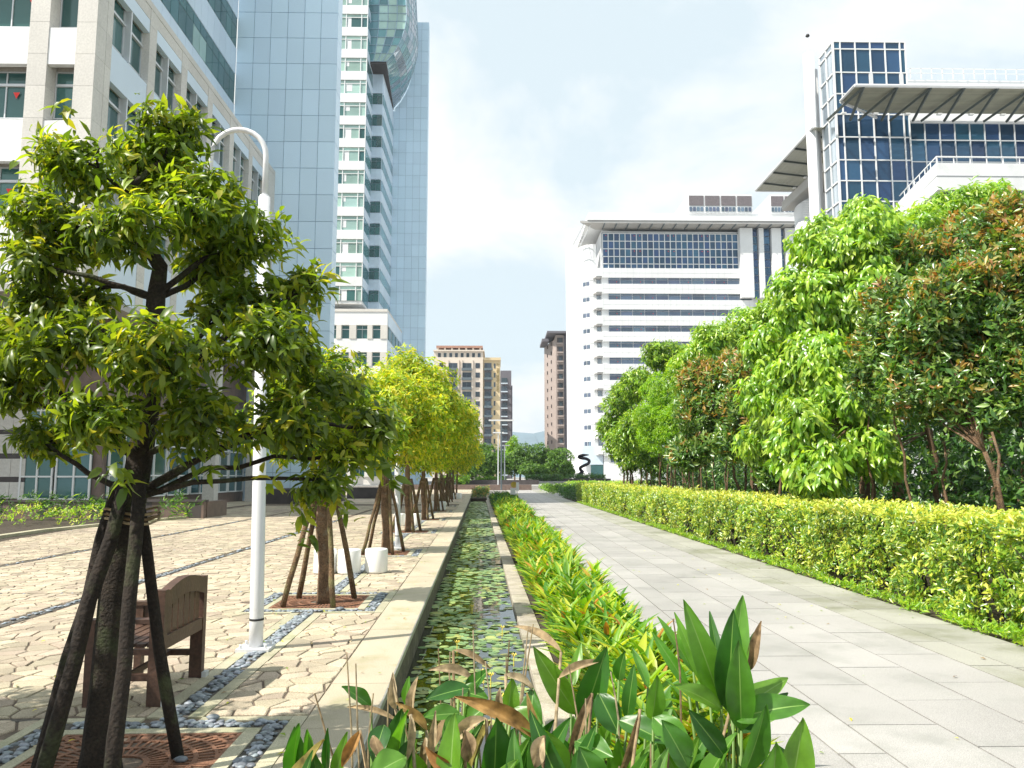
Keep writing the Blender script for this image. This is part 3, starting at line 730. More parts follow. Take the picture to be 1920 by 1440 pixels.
WARP[:] = [1., 1.]
# dark stone planter in front of it
pl = empty('planter', (-18, 33.4, 0), 'long brown and black striped granite planter wall before the nearest office block', 'planter')
x = -30.
k = 0
while x < -11.9:
    w_ = .5 if k % 2 else 1.5; w_ = min(w_, -11.9 - x); block('granite_panel', M['dark_band'] if k % 2 else M['brown_stone'], pl, x, x + w_ - .006, 33.2, 33.5, 0, .66); x += w_; k += 1
block('coping', M['dark_band'], pl, -30, -11.85, 33.15, 33.6, .661, .74); block('side_panel', M['brown_stone'], pl, -12.2, -11.9, 33.6, 36, 0, .66)
pl2 = empty('planter', (-9.5, 60, 0), 'black stone plinth along the foot of the blue slab tower', 'planter')
block('plinth', M['dark_band'], pl2, -14.5, -10.5, 50, 56.6, 0, .9); block('plinth', M['dark_band'], pl2, -11.4, -8.0, 62, 62.6, 0, .85); block('rail', M['frame_white'], pl2, -11.4, -8.6, 61.9, 61.95, 1.0, 1.05)

# --- glass tower 1 above it and blue slab
WARP[:] = [1.047, 1.045]
t1 = empty('glass_tower', (-30, 50, 23), 'teal and blue glass tower rising behind the nearest office block', 'building')
block('core', M['cool_panel'], t1, -46, -18.7, 40.5, 57, 23.06, 77)
for f in range(5):
    z = 23.7 + 4.2 * f
    for k in range(14):
        y0 = 40.6 + k * 1.17
        if f * 14 + k < 300:
            g_ = block('pane', M['teal'] if random.random() < .8 else M['teal_light'], t1, -18.7, -18.62, y0 + .03, y0 + 1.14, z + .02, z + 1.45); block('upper_pane', M['teal'], t1, -18.7, -18.62, y0 + .03, y0 + 1.14, z + 1.5, z + 2.2)
            block('panel', M['cool_panel'], t1, -18.7, -18.6, y0 + .012, y0 + 1.158, z + 2.25, z + 4.18)
    block('joint', M['frame_dark'], t1, -18.7, -18.635, 40.5, 57, z + 1.45, z + 1.5)
    block('joint', M['frame_dark'], t1, -18.7, -18.605, 40.5, 57, z + 4.18, z + 4.22)
block('panel_wall', M['cool_panel'], t1, -18.7, -18.6, 40.5, 57, 44.7, 77)
def slab_tower(name, label, x0, x1, y0, y1, h, cols, z_lo, z_hi, ph=1.94):
    t = empty(name, ((x0 + x1) / 2, (y0 + y1) / 2, 0), label, 'building', 'blue slab towers')
    block('core', M['blue_joint'], t, x0 + .03, x1 - .03, y0 + .05, y1 - .03, 0, h - .05)
    w_ = (x1 - x0) / cols; z = 0.; rest = MB(); n = 0
    while z < h - .5:
        for k in range(cols):
            a = (x0 + k * w_ + .02, x0 + (k + 1) * w_ - .02, y0, y0 + .06, z + .02, min(h, z + ph) - .02)
            if z_lo <= z <= z_hi and n < 296: block('panel', M['blue_panel'], t, *a); n += 1
            else: rest.box(*a)
        rest.box(x1 - .06, x1, y0 + .07, y1, z + .02, min(h, z + ph) - .02); z += ph
    rest.build('panels', M['blue_panel'], t, kind='stuff'); block('rear', M['blue_panel'], t, x0, x1, y1 - .02, y1, 0, h)
    return t
slab_tower('slab_tower', 'tall flat pale blue panelled slab beside the nearest office block', -18.6, -11.45, 57.0, 58.6, 77, 6, 4, 40)
WARP[:] = [1.04, 1.053]
slab_tower('slab_tower', 'distant pale blue panelled slab against the sky, right of the curved glass bay', -18.6, -11.5, 132.7, 134.6, 77, 6, 0, 90)

# --- second block: podium, white strip tower, recessed wing and curved glass bay
WARP[:] = [1.02, 1.01]
pod2 = empty('office_building', (-30, 120, 0), 'low white block far down the plaza under the white strip tower', 'building')
block('wall', M['concrete'], pod2, -46, -15.6, 115.2, 132.6, 0, 25.2); block('parapet', M['concrete'], pod2, -46, -15.5, 114.5, 132.6, 25.2, 25.6)
for r in range(6):
    z0 = 25.2 - 3.93 * (r + 1)
    block('spandrel_panel', M['white_panel'], pod2, -40, -15.5, 114.6, 115.2, z0 + 2.0, z0 + 3.93)
    for k in range(5):
        x0 = -17.6 - k * 4.4
        window(pod2, x0, 1.15, 115.1, z0 + .05, z0 + 2.0, 0); window(pod2, x0 - 2.3, 1.6, 115.1, z0 + .05, z0 + 2.0, 1)
        block('pier', M['concrete'], pod2, x0 - .7, x0, 114.5, 115.19, z0, z0 + 2.0); block('pier', M['concrete'], pod2, x0 + 1.15, x0 + 2.1, 114.5, 115.19, z0, z0 + 2.0)
    block('side_panel', M['cool_panel'], pod2, -15.6, -15.45, 115.2, 132.6, z0 + 2.0, z0 + 3.9)
    for k in range(4): block('side_window', M['teal'], pod2, -15.6, -15.5, 116.3 + k * 4, 119.3 + k * 4, z0 + .1, z0 + 1.95)
WARP[:] = [1.04, 1.045]
t2 = empty('strip_tower', (-26, 120, 25), 'white tower with stacked ribbons of pale green windows, beside the blue slab', 'building')
block('core', M['white_panel'], t2, -46, -18.85, 114.8, 120, 25.6, 90)
FH = 3.36
for r in range(19):
    z0 = 26.0 + FH * r
    block('spandrel', M['white_panel'], t2, -30, -18.8, 114.5, 114.8, z0 + 2.05, z0 + FH)
    for k, (x0, x1) in enumerate(((-23.6, -22.0), (-21.9, -19.75), (-19.7, -18.9))):
        wn = block('window', M['teal_light'] if random.random() < .8 else M['teal'], t2, x0, x1, 114.7, 114.76, z0, z0 + 1.5); block('transom_pane', M['teal_light'], t2, x0, x1, 114.7, 114.76, z0 + 1.58, z0 + 2.02)
        if x1 - x0 > 1.5: block('blind', M['frame_white'], wn, x0 + .1, x0 + (x1 - x0) * random.uniform(.2, .5), 114.68, 114.70, z0 + random.choice((0, .4, .8)), z0 + 1.5)
    for x_ in (-21.95, -19.72, -18.86): block('mullion', M['frame_white'], t2, x_ - .06, x_ + .06, 114.56, 114.7, z0, z0 + 2.05)
    block('transom', M['frame_white'], t2, -24, -18.85, 114.6, 114.7, z0 + 1.5, z0 + 1.58)
    # glazed flank of the strip
    block('flank_glass', M['teal_far'], t2, -18.85, -18.78, 114.9, 120, z0, z0 + 2.0); block('flank_panel', M['cool_panel'], t2, -18.85, -18.76, 114.9, 120, z0 + 2.03, z0 + FH - .03)
w2 = empty('office_wing', (-19, 126, 25), 'narrow blue wing with teal windows tucked behind the white strip tower', 'building')
block('core', M['cool_panel'], w2, -18.9, -17.25, 120.2, 132.6, 25.6, 62)
for r in range(10):
    z0 = 27.0 + FH * r
    for (x0, x1) in ((-18.75, -18.05), (-18.0, -17.3)): 
        block('window', M['teal'], w2, x0, x1, 120.05, 120.15, z0, z0 + 1.1); block('transom_pane', M['teal'], w2, x0, x1, 120.05, 120.15, z0 + 1.18, z0 + 1.6)
        block('panel', M['cool_panel'], w2, x0 - .02, x1 + .02, 120.0, 120.2, z0 + 1.68, z0 + FH - .1)
    for k in range(6):
        y0 = 120.4 + k * 2.03; block('side_window', M['teal_far'], w2, -17.25, -17.18, y0 + .04, y0 + 1.98, z0, z0 + 1.6); block('side_panel', M['cool_panel'], w2, -17.25, -17.16, y0 + .03, y0 + 2.0, z0 + 1.65, z0 + FH - .06)
WARP[:] = [1.05, 1.052]
bay = empty('glass_bay', (-17, 124, 62), 'bulging curved glass bay with a dark soffit high on the far tower', 'building')
Z0, Z1 = 62., 82.
def bx_(s, z):
    q = min(1, (z - Z0) / 7.); b0 = -16.2 - .8 * s; o_ = (2.0 + 2.2 * math.sin(math.pi * min(1, s * .75 + .12))) * math.sin(math.pi / 2 * q) ** .8
    return b0 + o_ - max(0, z - 70) * .06
def by_(s): return 117 + 15.6 * s
nz_, ns_ = 16, 12
fr = MB()
for i in range(nz_):
    za, zb_ = Z0 + (Z1 - Z0) * i / nz_, Z0 + (Z1 - Z0) * (i + 1) / nz_
    for j in range(ns_):
        s0, s1 = j / ns_, (j + 1) / ns_; q = []
        for s_, z_ in ((s0, za), (s1, za), (s1, zb_), (s0, zb_)): q.append(Vector((bx_(s_, z_), by_(s_), z_)))
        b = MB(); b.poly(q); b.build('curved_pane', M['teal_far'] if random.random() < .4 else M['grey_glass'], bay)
        fr.tube([q[0], q[1]], .05, 4); fr.tube([q[1], q[2]], .05, 4)
    # front panes
    xe0, xe1 = bx_(0, za), bx_(0, zb_); nx_ = 4
    for j in range(nx_):
        a0, a1 = -18.75 + (xe0 + 18.75) * j / nx_, -18.75 + (xe0 + 18.75) * (j + 1) / nx_; c0, c1 = -18.75 + (xe1 + 18.75) * j / nx_, -18.75 + (xe1 + 18.75) * (j + 1) / nx_
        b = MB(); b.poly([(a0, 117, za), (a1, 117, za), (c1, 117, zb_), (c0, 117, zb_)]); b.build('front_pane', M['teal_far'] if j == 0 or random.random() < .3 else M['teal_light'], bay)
        fr.tube([(a1, 116.97, za), (c1, 116.97, zb_)], .06, 4)
    fr.tube([(-18.75, 116.95, za), (xe0, 116.95, za)], .06, 4)
fr.build('glazing_bars', M['blue_joint'], bay)
b = MB(); b.prism([(-18.75, 117.05), (bx_(0, Z0), 117.05), (bx_(1, Z0), 132.5), (-18.75, 132.5)], Z0 - .4, Z0); b.build('soffit', M['dark_band'], bay)

# ============================================================ BUILDINGS ON THE RIGHT
def grid(parent, xs, zs, y, m, fm, th=.07, dep=.12, pane='pane', skip=lambda i, j: False):
    """a glazed front: one pane per cell and a frame of bars standing proud"""
    for i in range(len(xs) - 1):
        for j in range(len(zs) - 1):
            if skip(i, j): continue
            block(pane, M[m], parent, xs[i], xs[i + 1], y, y + .03, zs[j], zs[j + 1])
    b = MB()
    for i, x in enumerate(xs): b.box(x - th, x + th, y - dep, y - .004, zs[0], zs[-1])
    for z in zs: b.box(xs[0] + th, xs[-1] - th, y - dep * .8, y - .004, z - th, z + th)
    b.build('glazing_bars', M[fm], parent)
WARP[:] = [1.056, 1.045]
r1 = empty('glass_corner_building', (40, 80, 0), 'white building with navy glass corner tower and slatted canopies, top right', 'building')
xs = [29.7, 30.3, 31.63, 32.96, 34.29, 35.62, 36.1]; zs = [40.3 - .65, 40.3]
zs = [16.0, 17.9, 19.8, 21.7, 23.6, 25.55, 27.4, 29.3, 31.4, 33.5, 35.4, 37.4, 39.6, 40.3]
block('core', M['dark_band'], r1, 29.8, 36.05, 70.06, 73.0, 0, 40.2)
grid(r1, xs, zs, 70.0, 'navy', 'frame_white', .05)
# flank of the glass tower (facing the plaza)
fl = MB()
for j in range(len(zs) - 1):
    for k in range(2):
        y0 = 70.05 + k * 1.48; block('flank_pane', M['grey_glass'], r1, 29.7, 29.76, y0, y0 + 1.48, zs[j], zs[j + 1])
    fl.box(29.6, 29.7, 70, 73, zs[j + 1] - .06, zs[j + 1] + .06)
for y in (70.02, 71.5, 72.95): fl.box(29.6, 29.7, y - .06, y + .06, 16, 40.3)
fl.build('flank_bars', M['frame_white'], r1)
for x0, z0, z1 in ((32.75, 33.6, 37.3), (35.45, 33.6, 37.3)): block('white_post', M['white_paint'], r1, x0, x0 + .32, 69.86, 69.99, z0, z1)
b = MB(); b.lathe((28.9, 73.6, 0), [(.5, 0), (.5, 41)], 20); b.lathe((29.4, 74.0, 0), [(.42, 0), (.42, 39.6)], 20); b.build('white_pillar', M['white_panel'], r1, True)
mast = empty('rooftop_mast', (30.5, 73.6, 42.8), 'thin rooftop mast with a small dark lamp on the tall white pillar', 'mast')
b = MB(); b.tube([(28.9, 73.6, 41), (28.9, 73.6, 42.7)], .05, 6); b.build('mast', M['white_paint'], mast)
b = MB(); b.lathe((28.9, 73.6, 42.7), [(.08, 0), (.2, .12), (.12, .3)], 10); b.build('lamp', M['rubber'], mast)
# long ribbon glazing to the right, behind a white terrace
xs2 = [36.25 + 1.33 * k for k in range(13)]; zs2 = [23.2, 25.0, 27.4, 29.3, 31.3, 32.9]
block('ribbon_core', M['dark_band'], r1, 36.2, 60, 70.4, 73.1, 0, 33.0)
grid(r1, xs2, zs2[1:], 70.3, 'navy', 'frame', .045, .1)
for k in (1, 6, 8, 11): red_marker(r1, xs2[k] + .75, 70.15, 28.3, .11)
block('lintel', M['white_panel'], r1, 36.15, 60, 69.9, 70.4, 32.95, 34.0)
block('rooftop_volume', M['white_panel'], r1, 36.3, 62, 74, 90, 33, 38.8); block('rooftop_band', M['white_panel'], r1, 36.2, 62, 73.6, 74, 36.3, 38.2)
block('rooftop_shade', M['soffit'], r1, 36.3, 62, 73.3, 74.0, 34.5, 35.5)
rl = MB()
for k in range(26): rl.box(36.4 + k * 1.0, 36.46 + k * 1.0, 73.7, 73.76, 38.8, 39.8)
rl.box(36.3, 62, 73.7, 73.75, 39.75, 39.82); rl.box(36.3, 62, 73.7, 73.75, 39.3, 39.35); rl.build('roof_railing', M['frame_white'], r1)
# terrace in front with stepped white parapet
b = MB(); b.prism([(32.8, 60), (62, 60), (62, 69.8), (34.4, 69.8)], 23.1, 25.2); b.build('parapet', M['white_panel'], r1)
b = MB(); b.prism([(32.78, 59.97), (62, 59.97), (62, 69), (34.3, 69)], 24.15, 24.2); b.build('parapet_joint', M['joint'], r1)
b = MB(); b.prism([(33.3, 60.6), (62, 60.6), (62, 69.8), (34.9, 69.8)], 10, 23.1); b.build('lower_wall', M['dark_band'], r1)
xs3 = [36.0 + 1.5 * k for k in range(12)]; grid(r1, xs3, [19.5, 21.4, 22.9], 60.5, 'navy', 'frame_white', .05)
rl = MB()
for k in range(22): rl.box(33 + k * 1.25, 33.06 + k * 1.25, 60.2, 60.26, 25.2, 25.75)
rl.tube([(34.4, 69, 25.75), (32.95, 60.2, 25.75), (61, 60.2, 25.75)], .06, 6)
for k in range(7): t = k / 7; rl.tube([(32.95 + 1.45 * t, 60.2 + 8.8 * t, 25.2), (32.95 + 1.45 * t, 60.2 + 8.8 * t, 25.75)], .04, 5)
rl.build('terrace_railing', M['frame_white'], r1)
b = MB(); b.prism([(27.9, 60.2), (32.7, 60.2), (34.3, 69.9), (30.5, 69.9)], 0, 17.5); b.build('lower_wing', M['white_panel'], r1)
# canopies of slats on steel beams
def canopy(x0, x1, y0, y1, z, beams, label, cut=None):
    c = empty('canopy', ((x0 + x1) / 2, (y0 + y1) / 2, z), label, 'canopy', 'slatted sunshade canopies')
    along = (x1 - x0) > (y1 - y0); n = 22
    for k in range(n):
        if along:
            y = y0 + .15 + (y1 - y0 - .3) * k / n; xa = x0 + (max(0, (y - cut[1]) / (y1 - cut[1])) * cut[0] if cut else 0)
            block('slat', M['louvre'], c, xa, x1, y, y + (y1 - y0) / n * .72, z + .05, z + .09)
        else:
            x = x0 + .1 + (x1 - x0 - .2) * k / n; block('slat', M['louvre'], c, x, x + (x1 - x0) / n * .72, y0, y1, z + .05, z + .09)
    for q in beams:
        b = MB()
        if along: b.tube([(q, y0, z - .05), (q - .9, y1, z - .55)], .13, 4); b.tube([(q, y0, z - .05), (q + 1.1, y1, z - .55)], .12, 4)
        else: b.tube([(x0, q, z - .05), (x1, q + .6, z - .3)], .12, 4)
        b.build('beam', M['green_beam'], c)
        b = MB(); b.box((q - .25 if along else x1 - 1.2), (q + .15 if along else x1 - .9), (y1 - 1.5 if along else q - .1), (y1 - 1.2 if along else q + .2), z - .6, z - .48); b.build('floodlight', M['frame_white'], c)
    b = MB()
    if along: b.tube([(x0, y0, z + .1), (x1, y0, z + .1)], .14, 8); b.tube([(x0, y0, z + .1), (x0, cut[1] if cut else y1, z + .1)], .12, 8); b.tube([(x0, cut[1], z), (x0 + cut[0], y1, z - .3)], .12, 8)
    else: b.tube([(x0, y0, z + .1), (x0, y1, z + .1)], .12, 8); b.tube([(x0, y1, z + .05), (x1, y1, z + .05)], .12, 8); b.tube([(x1, y0, z), (x1, y1, z)], .14, 8)
    b.build('edge_tube', M['white_paint'], c); return c
canopy(28.9, 60, 64.3, 69.5, 33.3, [29.6 + 2.75 * k for k in range(11)], 'long slatted canopy jutting out before the navy glass, upper right', (4.1, 67.1))
canopy(28.6, 33.0, 72.5, 89.5, 33.3, [74 + 3.2 * k for k in range(5)], 'slatted canopy left of the white pillar, seen from below')
b = MB(); b.lathe((38.2, 86, 0), [(6.3, 0), (6.3, 30.6)], 36); b.build('curved_wall', M['white_panel'], r1, True)
block('canopy_support', M['soffit'], r1, 31.6, 34, 78, 90, 31.2, 32.2)

# --- large white office with balconies
WARP[:] = [1.024, 1.02]
K = .14
r2 = empty('white_office_building', (54, 220, 0), 'big white office block with horizontal window bands and a glazed top floor', 'building')
def zy(py): return CZ + (HOR - py) * K
def xx_(px): return (px - 930) * K
block('core', M['white_panel'], r2, xx_(1128), 92, 210.6, 250, 0, zy(430))
block('upper_core', M['office'], r2, xx_(1128) + .1, xx_(1388), 210.45, 210.6, zy(504), zy(433))
xs = [xx_(1130) + (xx_(1387) - xx_(1130)) * k / 24 for k in range(25)]; zs = [zy(503), zy(494), zy(480), zy(465), zy(450), zy(435)]
grid(r2, xs, zs, 210.3, 'navy', 'frame_white', .10, .2)
for k in (0, 5, 6, 11, 12, 17, 18):
    for zq in (2.2, 4.2): red_marker(r2, xs[k] + .9, 210.05, zs[0] + zq * 2.1, .16)
nb = 14
for r in range(nb):
    zt = zy(521) - 4.26 * r
    if zt < 3: break
    block('spandrel', M['white_panel'], r2, xx_(1128), xx_(1412), 209.9, 210.6, zt, zt + 2.56)
    for k in range(12):
        x0 = xx_(1140) + (xx_(1411) - xx_(1140)) * k / 12; x1 = x0 + (xx_(1411) - xx_(1140)) / 12
        wn = block('window', M['office'], r2, x0 + .09, x1 - .09, 210.45, 210.5, zt - 1.62, zt - .55); block('transom_pane', M['office'], r2, x0 + .09, x1 - .09, 210.45, 210.5, zt - .42, zt - .02)
        if k in (0, 2, 3, 6, 8, 9) and r < 7: red_marker(r2, x0 + 2.2, 210.4, zt - 1.1, .14)
    # corner balcony: wedge parapet, slab and recess
    b = MB(); b.prism([(xx_(1128), 209.9), (xx_(1128), 216), (xx_(1109), 216), (xx_(1109), 214), (xx_(1117), 209.9)], zt + .4, zt + 2.56); b.build('balcony_parapet', M['white_panel'], r2)
    b = MB(); b.prism([(xx_(1128), 210.0), (xx_(1128), 216), (xx_(1109), 216), (xx_(1109), 214), (xx_(1117), 210.0)], zt + .15, zt + .39); b.build('balcony_slab', M['soffit'], r2)
    block('balcony_wall', M['cool_panel'], r2, xx_(1121), xx_(1128), 213.5, 213.8, zt - 2, zt + .1)
b = MB()
for r in range(nb):
    zt = zy(521) - 4.26 * r
    if zt < 3: break
    for k in range(25): x_ = xx_(1130) + 1.6 * k; b.box(x_, x_ + .05, 209.87, 209.9, zt, zt + 2.56)
    b.box(xx_(1129), xx_(1411), 209.87, 209.9, zt + 1.25, zt + 1.29)
b.build('panel_joints', M['frame'], r2)
# top parapet bands
block('attic_band', M['white_panel'], r2, xx_(1128), xx_(1412), 209.9, 210.6, zy(512), zy(504))
b = MB(); b.prism([(xx_(1085), 206), (xx_(1500), 206), (xx_(1500), 212), (xx_(1118), 212)], zy(424), zy(420)); b.build('eaves', M['soffit'], r2)
for k in range(17): block('eaves_beam', M['frame_dark'], r2, xx_(1130) + 2.6 * k * 1.2, xx_(1130) + 2.6 * k * 1.2 + .18, 205.9, 211, zy(426), zy(424) - .02)
block('roof_band', M['white_panel'], r2, xx_(1098), xx_(1506), 205.8, 250, zy(419), zy(410)); block('roof_band', M['white_panel'], r2, xx_(1102), xx_(1510), 207.5, 250, zy(409), zy(401))
# piers and narrow window columns on the right part
for (a, c) in ((1388, 1412), (1424, 1433), (1448, 1466), (1474, 1500)):
    block('pier', M['white_panel'], r2, xx_(a), xx_(c), 208.6, 210.3, zy(560), zy(426))
for (a, c) in ((1413, 1423), (1434, 1447), (1467, 1473)):
    for k in range(9): block('window', M['navy'], r2, xx_(a) + .1, xx_(c) - .1, 209.6, 209.7, zy(560) + k * 2.1, zy(560) + k * 2.1 + 1.9)
# curved wall of the left end with small windows
cx_, cy_ = xx_(1113), 226.
ang = [math.radians(a) for a in range(180, 281, 10)]
arc = [(cx_ + 5.2 * math.cos(a), cy_ + 13.8 * math.sin(a)) for a in ang]
b = MB()
for i in range(len(arc) - 1): b.poly([(*arc[i], 0), (*arc[i + 1], 0), (*arc[i + 1], zy(452)), (*arc[i], zy(452))])
b.poly([(p[0], p[1], zy(452)) for p in arc]); b.build('curved_wall', M['white_panel'], r2, True)
for r in range(12):
    z = zy(521) - 1.6 - 4.26 * r
    for i in (6, 7):
        a, c = Vector((*arc[i], 0)), Vector((*arc[i + 1], 0)); nrm = Vector((c.y - a.y, a.x - c.x, 0)).normalized()
        if nrm.y > 0: nrm = -nrm
        for t in (.08, .40, .70):
            p0, p1 = a.lerp(c, t), a.lerp(c, t + .24); b = MB(); b.poly([p0 + nrm * .08 + Vector((0, 0, z)), p1 + nrm * .08 + Vector((0, 0, z)), p1 + nrm * .08 + Vector((0, 0, z + 1.1)), p0 + nrm * .08 + Vector((0, 0, z + 1.1))]); b.build('small_window', M['office'], r2)
    b = MB()
    pts = [Vector((q[0] - .05, q[1] - .05, zy(521) - .2 - 4.26 * r)) for q in arc]; b.tube(pts, .05, 4); b.build('floor_line', M['frame'], r2)
block('end_pillar', M['white_panel'], r2, 19.6, 21.9, 219, 226, 0, zy(406)); b = MB(); b.tube([(19.9, 220, zy(406)), (19.9, 220, zy(395))], .08, 5); b.build('aerial', M['frame'], r2)
b = MB()
for k in range(6): b.tube([(20.5 + .4 * k, 212 - k * .9, zy(452) + .8 * k), (22.4 + .3 * k, 213.5 - k * .9, zy(448) + .8 * k)], .09, 4)
b.tube([(20.3, 212, zy(454)), (22.8, 207, zy(424))], .15, 5); b.tube([(22.3, 213.6, zy(454)), (24.6, 208, zy(424))], .15, 5); b.build('sunshade_frame', M['frame'], r2)
block('ground_glazing', M['teal'], r2, 24.4, 27.6, 211.6, 211.7, 1.0, 4.6); block('band', M['cool_panel'], r2, 22.2, 27.6, 211.5, 213, 4.7, 9.5)
# rooftop plant rooms
for (a, c) in ((1278, 1395), (1428, 1504)):
    pr = empty('rooftop_plant', (xx_(a), 225, zy(401)), 'louvred rooftop plant room ' + ('on the middle' if a < 1300 else 'at the right end') + ' of the big white office roof', 'plant room', 'rooftop plant rooms')
    block('wall', M['frame_white'], pr, xx_(a) * 1.03, xx_(c) * 1.03, 206.6, 230, zy(402), zy(366)); n = 4 if a < 1300 else 3
    for k in range(n):
        w_ = (xx_(c) - xx_(a)) * 1.03 / n; x0 = xx_(a) * 1.03 + w_ * k
        block('grille', M['grille'], pr, x0 + .2, x0 + w_ - .2, 206.45, 206.6, zy(388), zy(369)); 
        for q in range(4): block('vent', M['office'], pr, x0 + .25 + q * w_ * .23, x0 + .2 + (q + .8) * w_ * .23, 206.45, 206.6, zy(399), zy(391))

WARP[:] = [1., 1.008]
# ============================================================ DISTANT APARTMENTS
def apt_front(parent, x0, x1, y, z0, z1, rows_, cols_, m, gm_='far_glass', proud=None, wr=.55, hr=.5):
    dx_ = (x1 - x0) / cols_; dz = (z1 - z0) / rows_
    for r in range(rows_):
        for c in range(cols_):
            ax = x0 + dx_ * (c + (1 - wr) / 2); az = z0 + dz * (r + .3)
            wn = block('window', M[gm_], parent, ax, ax + dx_ * wr, y - .05, y, az, az + dz * hr)
            if proud: block('balcony', M[proud], parent, ax - .25, ax + dx_ * wr + .25, y - 1.3, y - .05, az - .45, az + .35)
kk = 267 / 1500
def X(px, D=267): return (px - 930) * D / 1500
def Zp(py, D=267): return CZ + (HOR - py) * D / 1500
a1 = empty('apartment_building', (X(860), 275, 0), 'cream apartment block with dark balconies and a terracotta pergola roof', 'building', 'distant apartment blocks')
block('wall', M['cream'], a1, X(812), X(905), 267, 285, 0, Zp(660)); block('cornice', M['cream'], a1, X(811), X(907.5), 266.3, 285, Zp(660), Zp(657.5))
block('roof', M['roof_red'], a1, X(816), X(904), 268, 284, Zp(652), Zp(648)); b = MB()
for k in range(7): b.box(X(817) + k * 2.4, X(817) + k * 2.4 + .6, 268.3, 269, Zp(657.5), Zp(652))
b.build('roof_post', M['cream'], a1)
apt_front(a1, X(817), X(903), 267, Zp(675), Zp(661), 1, 8, 'cream', wr=.5, hr=.55)
for r in range(12):
    zt = Zp(682) - 3.2 * r
    for px, w_, bal in ((826, 7, 0), (848, 17, 1), (874.5, 17, 1), (895, 8, 0)):
        block('window', M['far_glass'], a1, X(px - w_ / 2), X(px + w_ / 2), 266.9, 267, zt - 1.7, zt)
        if bal:
            block('balcony', M['frame_dark'], a1, X(px - w_ / 2 - 1), X(px + w_ / 2 + 1), 265.8, 266.9, zt - 2.6, zt - 1.75); block('window_bar', M['frame_dark'], a1, X(px) - .06, X(px) + .06, 266.82, 266.9, zt - 1.7, zt)
for (a, c) in ((838, 840), (857, 860), (864.5, 866), (883.5, 886)): block('pilaster', M['cream'], a1, X(a), X(c), 266.5, 267, 0, Zp(676))
a2 = empty('apartment_building', (X(922), 275, 0), 'sand coloured apartment block with stacked balconies and a gilded vertical sign', 'building', 'distant apartment blocks')
block('wall', M['yellow_stone'], a2, X(905.5), X(937.5), 268, 286, 0, Zp(676)); block('cornice', M['yellow_stone'], a2, X(905.5), X(938.5), 267.3, 286, Zp(676), Zp(671)); block('recess', M['slate_tile'], a2, X(907.5), X(921), 267.85, 268, 0, Zp(681))
for r in range(12):
    zt = Zp(682) - 3.15 * r
    block('window', M['far_glass'], a2, X(908.5), X(920.5), 267.7, 267.8, zt - 1.6, zt); block('balcony', M['frame_dark'], a2, X(907), X(923), 266.6, 267.7, zt - 2.4, zt - 1.65)
    block('narrow_window', M['far_glass'], a2, X(925.5), X(928.5), 267.9, 268, zt - 1.6, zt)
# gilded sign: nine characters one above another
GL = [[[(-.5, .6), (.5, 0), (-.5, -.2)]], [[(-.5, -.3), (.5, -.3), (.5, .6)]], [[(-.5, .6), (.5, .6), (.5, -.6), (-.5, -.6), (-.5, .6)], [(-.5, 0), (.5, 0)]], [[(-.5, .6), (.5, .6), (-.5, -.6), (.5, -.6)]],
      [[(.5, .6), (-.5, .4), (-.5, -.4), (.5, -.6)], [(0, .3), (.5, 0)]], [[(-.4, .6), (.5, .4), (.4, -.5), (-.4, -.5), (-.5, 0), (.5, 0)]], [[(-.5, .5), (.2, .5), (.5, .1), (.2, -.3), (-.5, -.5)]], [[(-.5, .5), (.5, .5)], [(0, .5), (0, -.5)], [(-.5, -.5), (.5, -.5)]], [[(-.4, .4), (.4, .4), (.4, -.4), (-.4, -.4), (-.4, .4)]]]
for i, g_ in enumerate(GL):
    b = MB(); zc = Zp(684 + i * 6.1); xc = X(933.2)
    for st in g_: b.tube([(xc + p[0] * .78, 267.85, zc + p[1] * .66) for p in st], .1, 4)
    b.build('sign_character', M['gold'], a2)
a3 = empty('apartment_building', (X(950, 300), 305, 0), 'dark slate apartment block behind the sand coloured one', 'building', 'distant apartment blocks')
block('wall', M['slate_tile'], a3, X(938, 300), X(958.5, 300), 300, 325, 0, Zp(696, 300)); block('side_rib', M['slate_tile'], a3, X(958.5, 300), X(961, 300), 304, 320, 0, Zp(722, 300))
for r in range(13):
    zt = Zp(710, 300) - 3.1 * r; block('window', M['far_glass'], a3, X(940, 300), X(951, 300), 299.8, 300, zt - 1.7, zt); block('balcony', M['cool_panel'], a3, X(939, 300), X(951.5, 300), 299.2, 299.8, zt - 2.3, zt - 1.9)
a4 = empty('apartment_building', (X(1045, 280), 290, 0), 'slim brown tiled apartment tower with overhanging roof beside the white office', 'building', 'distant apartment blocks')
b = MB(); b.prism([(X(1021, 300), 300), (X(1044, 280), 280), (X(1044, 280), 300)], 0, Zp(634, 280)); b.build('side_wall', M['brown_tile'], a4)
block('wall', M['brown_tile'], a4, X(1043, 280), X(1058, 280), 280, 300, 0, Zp(628, 280)); block('end_wall', M['slate_tile'], a4, X(1058, 280), X(1070, 280), 281, 300, 0, Zp(628, 280))
block('roof', M['slate_tile'], a4, X(1026, 280), X(1068, 280), 277.5, 300, Zp(626, 280), Zp(622.5, 280)); block('roof', M['slate_tile'], a4, X(1017, 285), X(1030, 285), 285, 300, Zp(640, 285), Zp(635, 285))
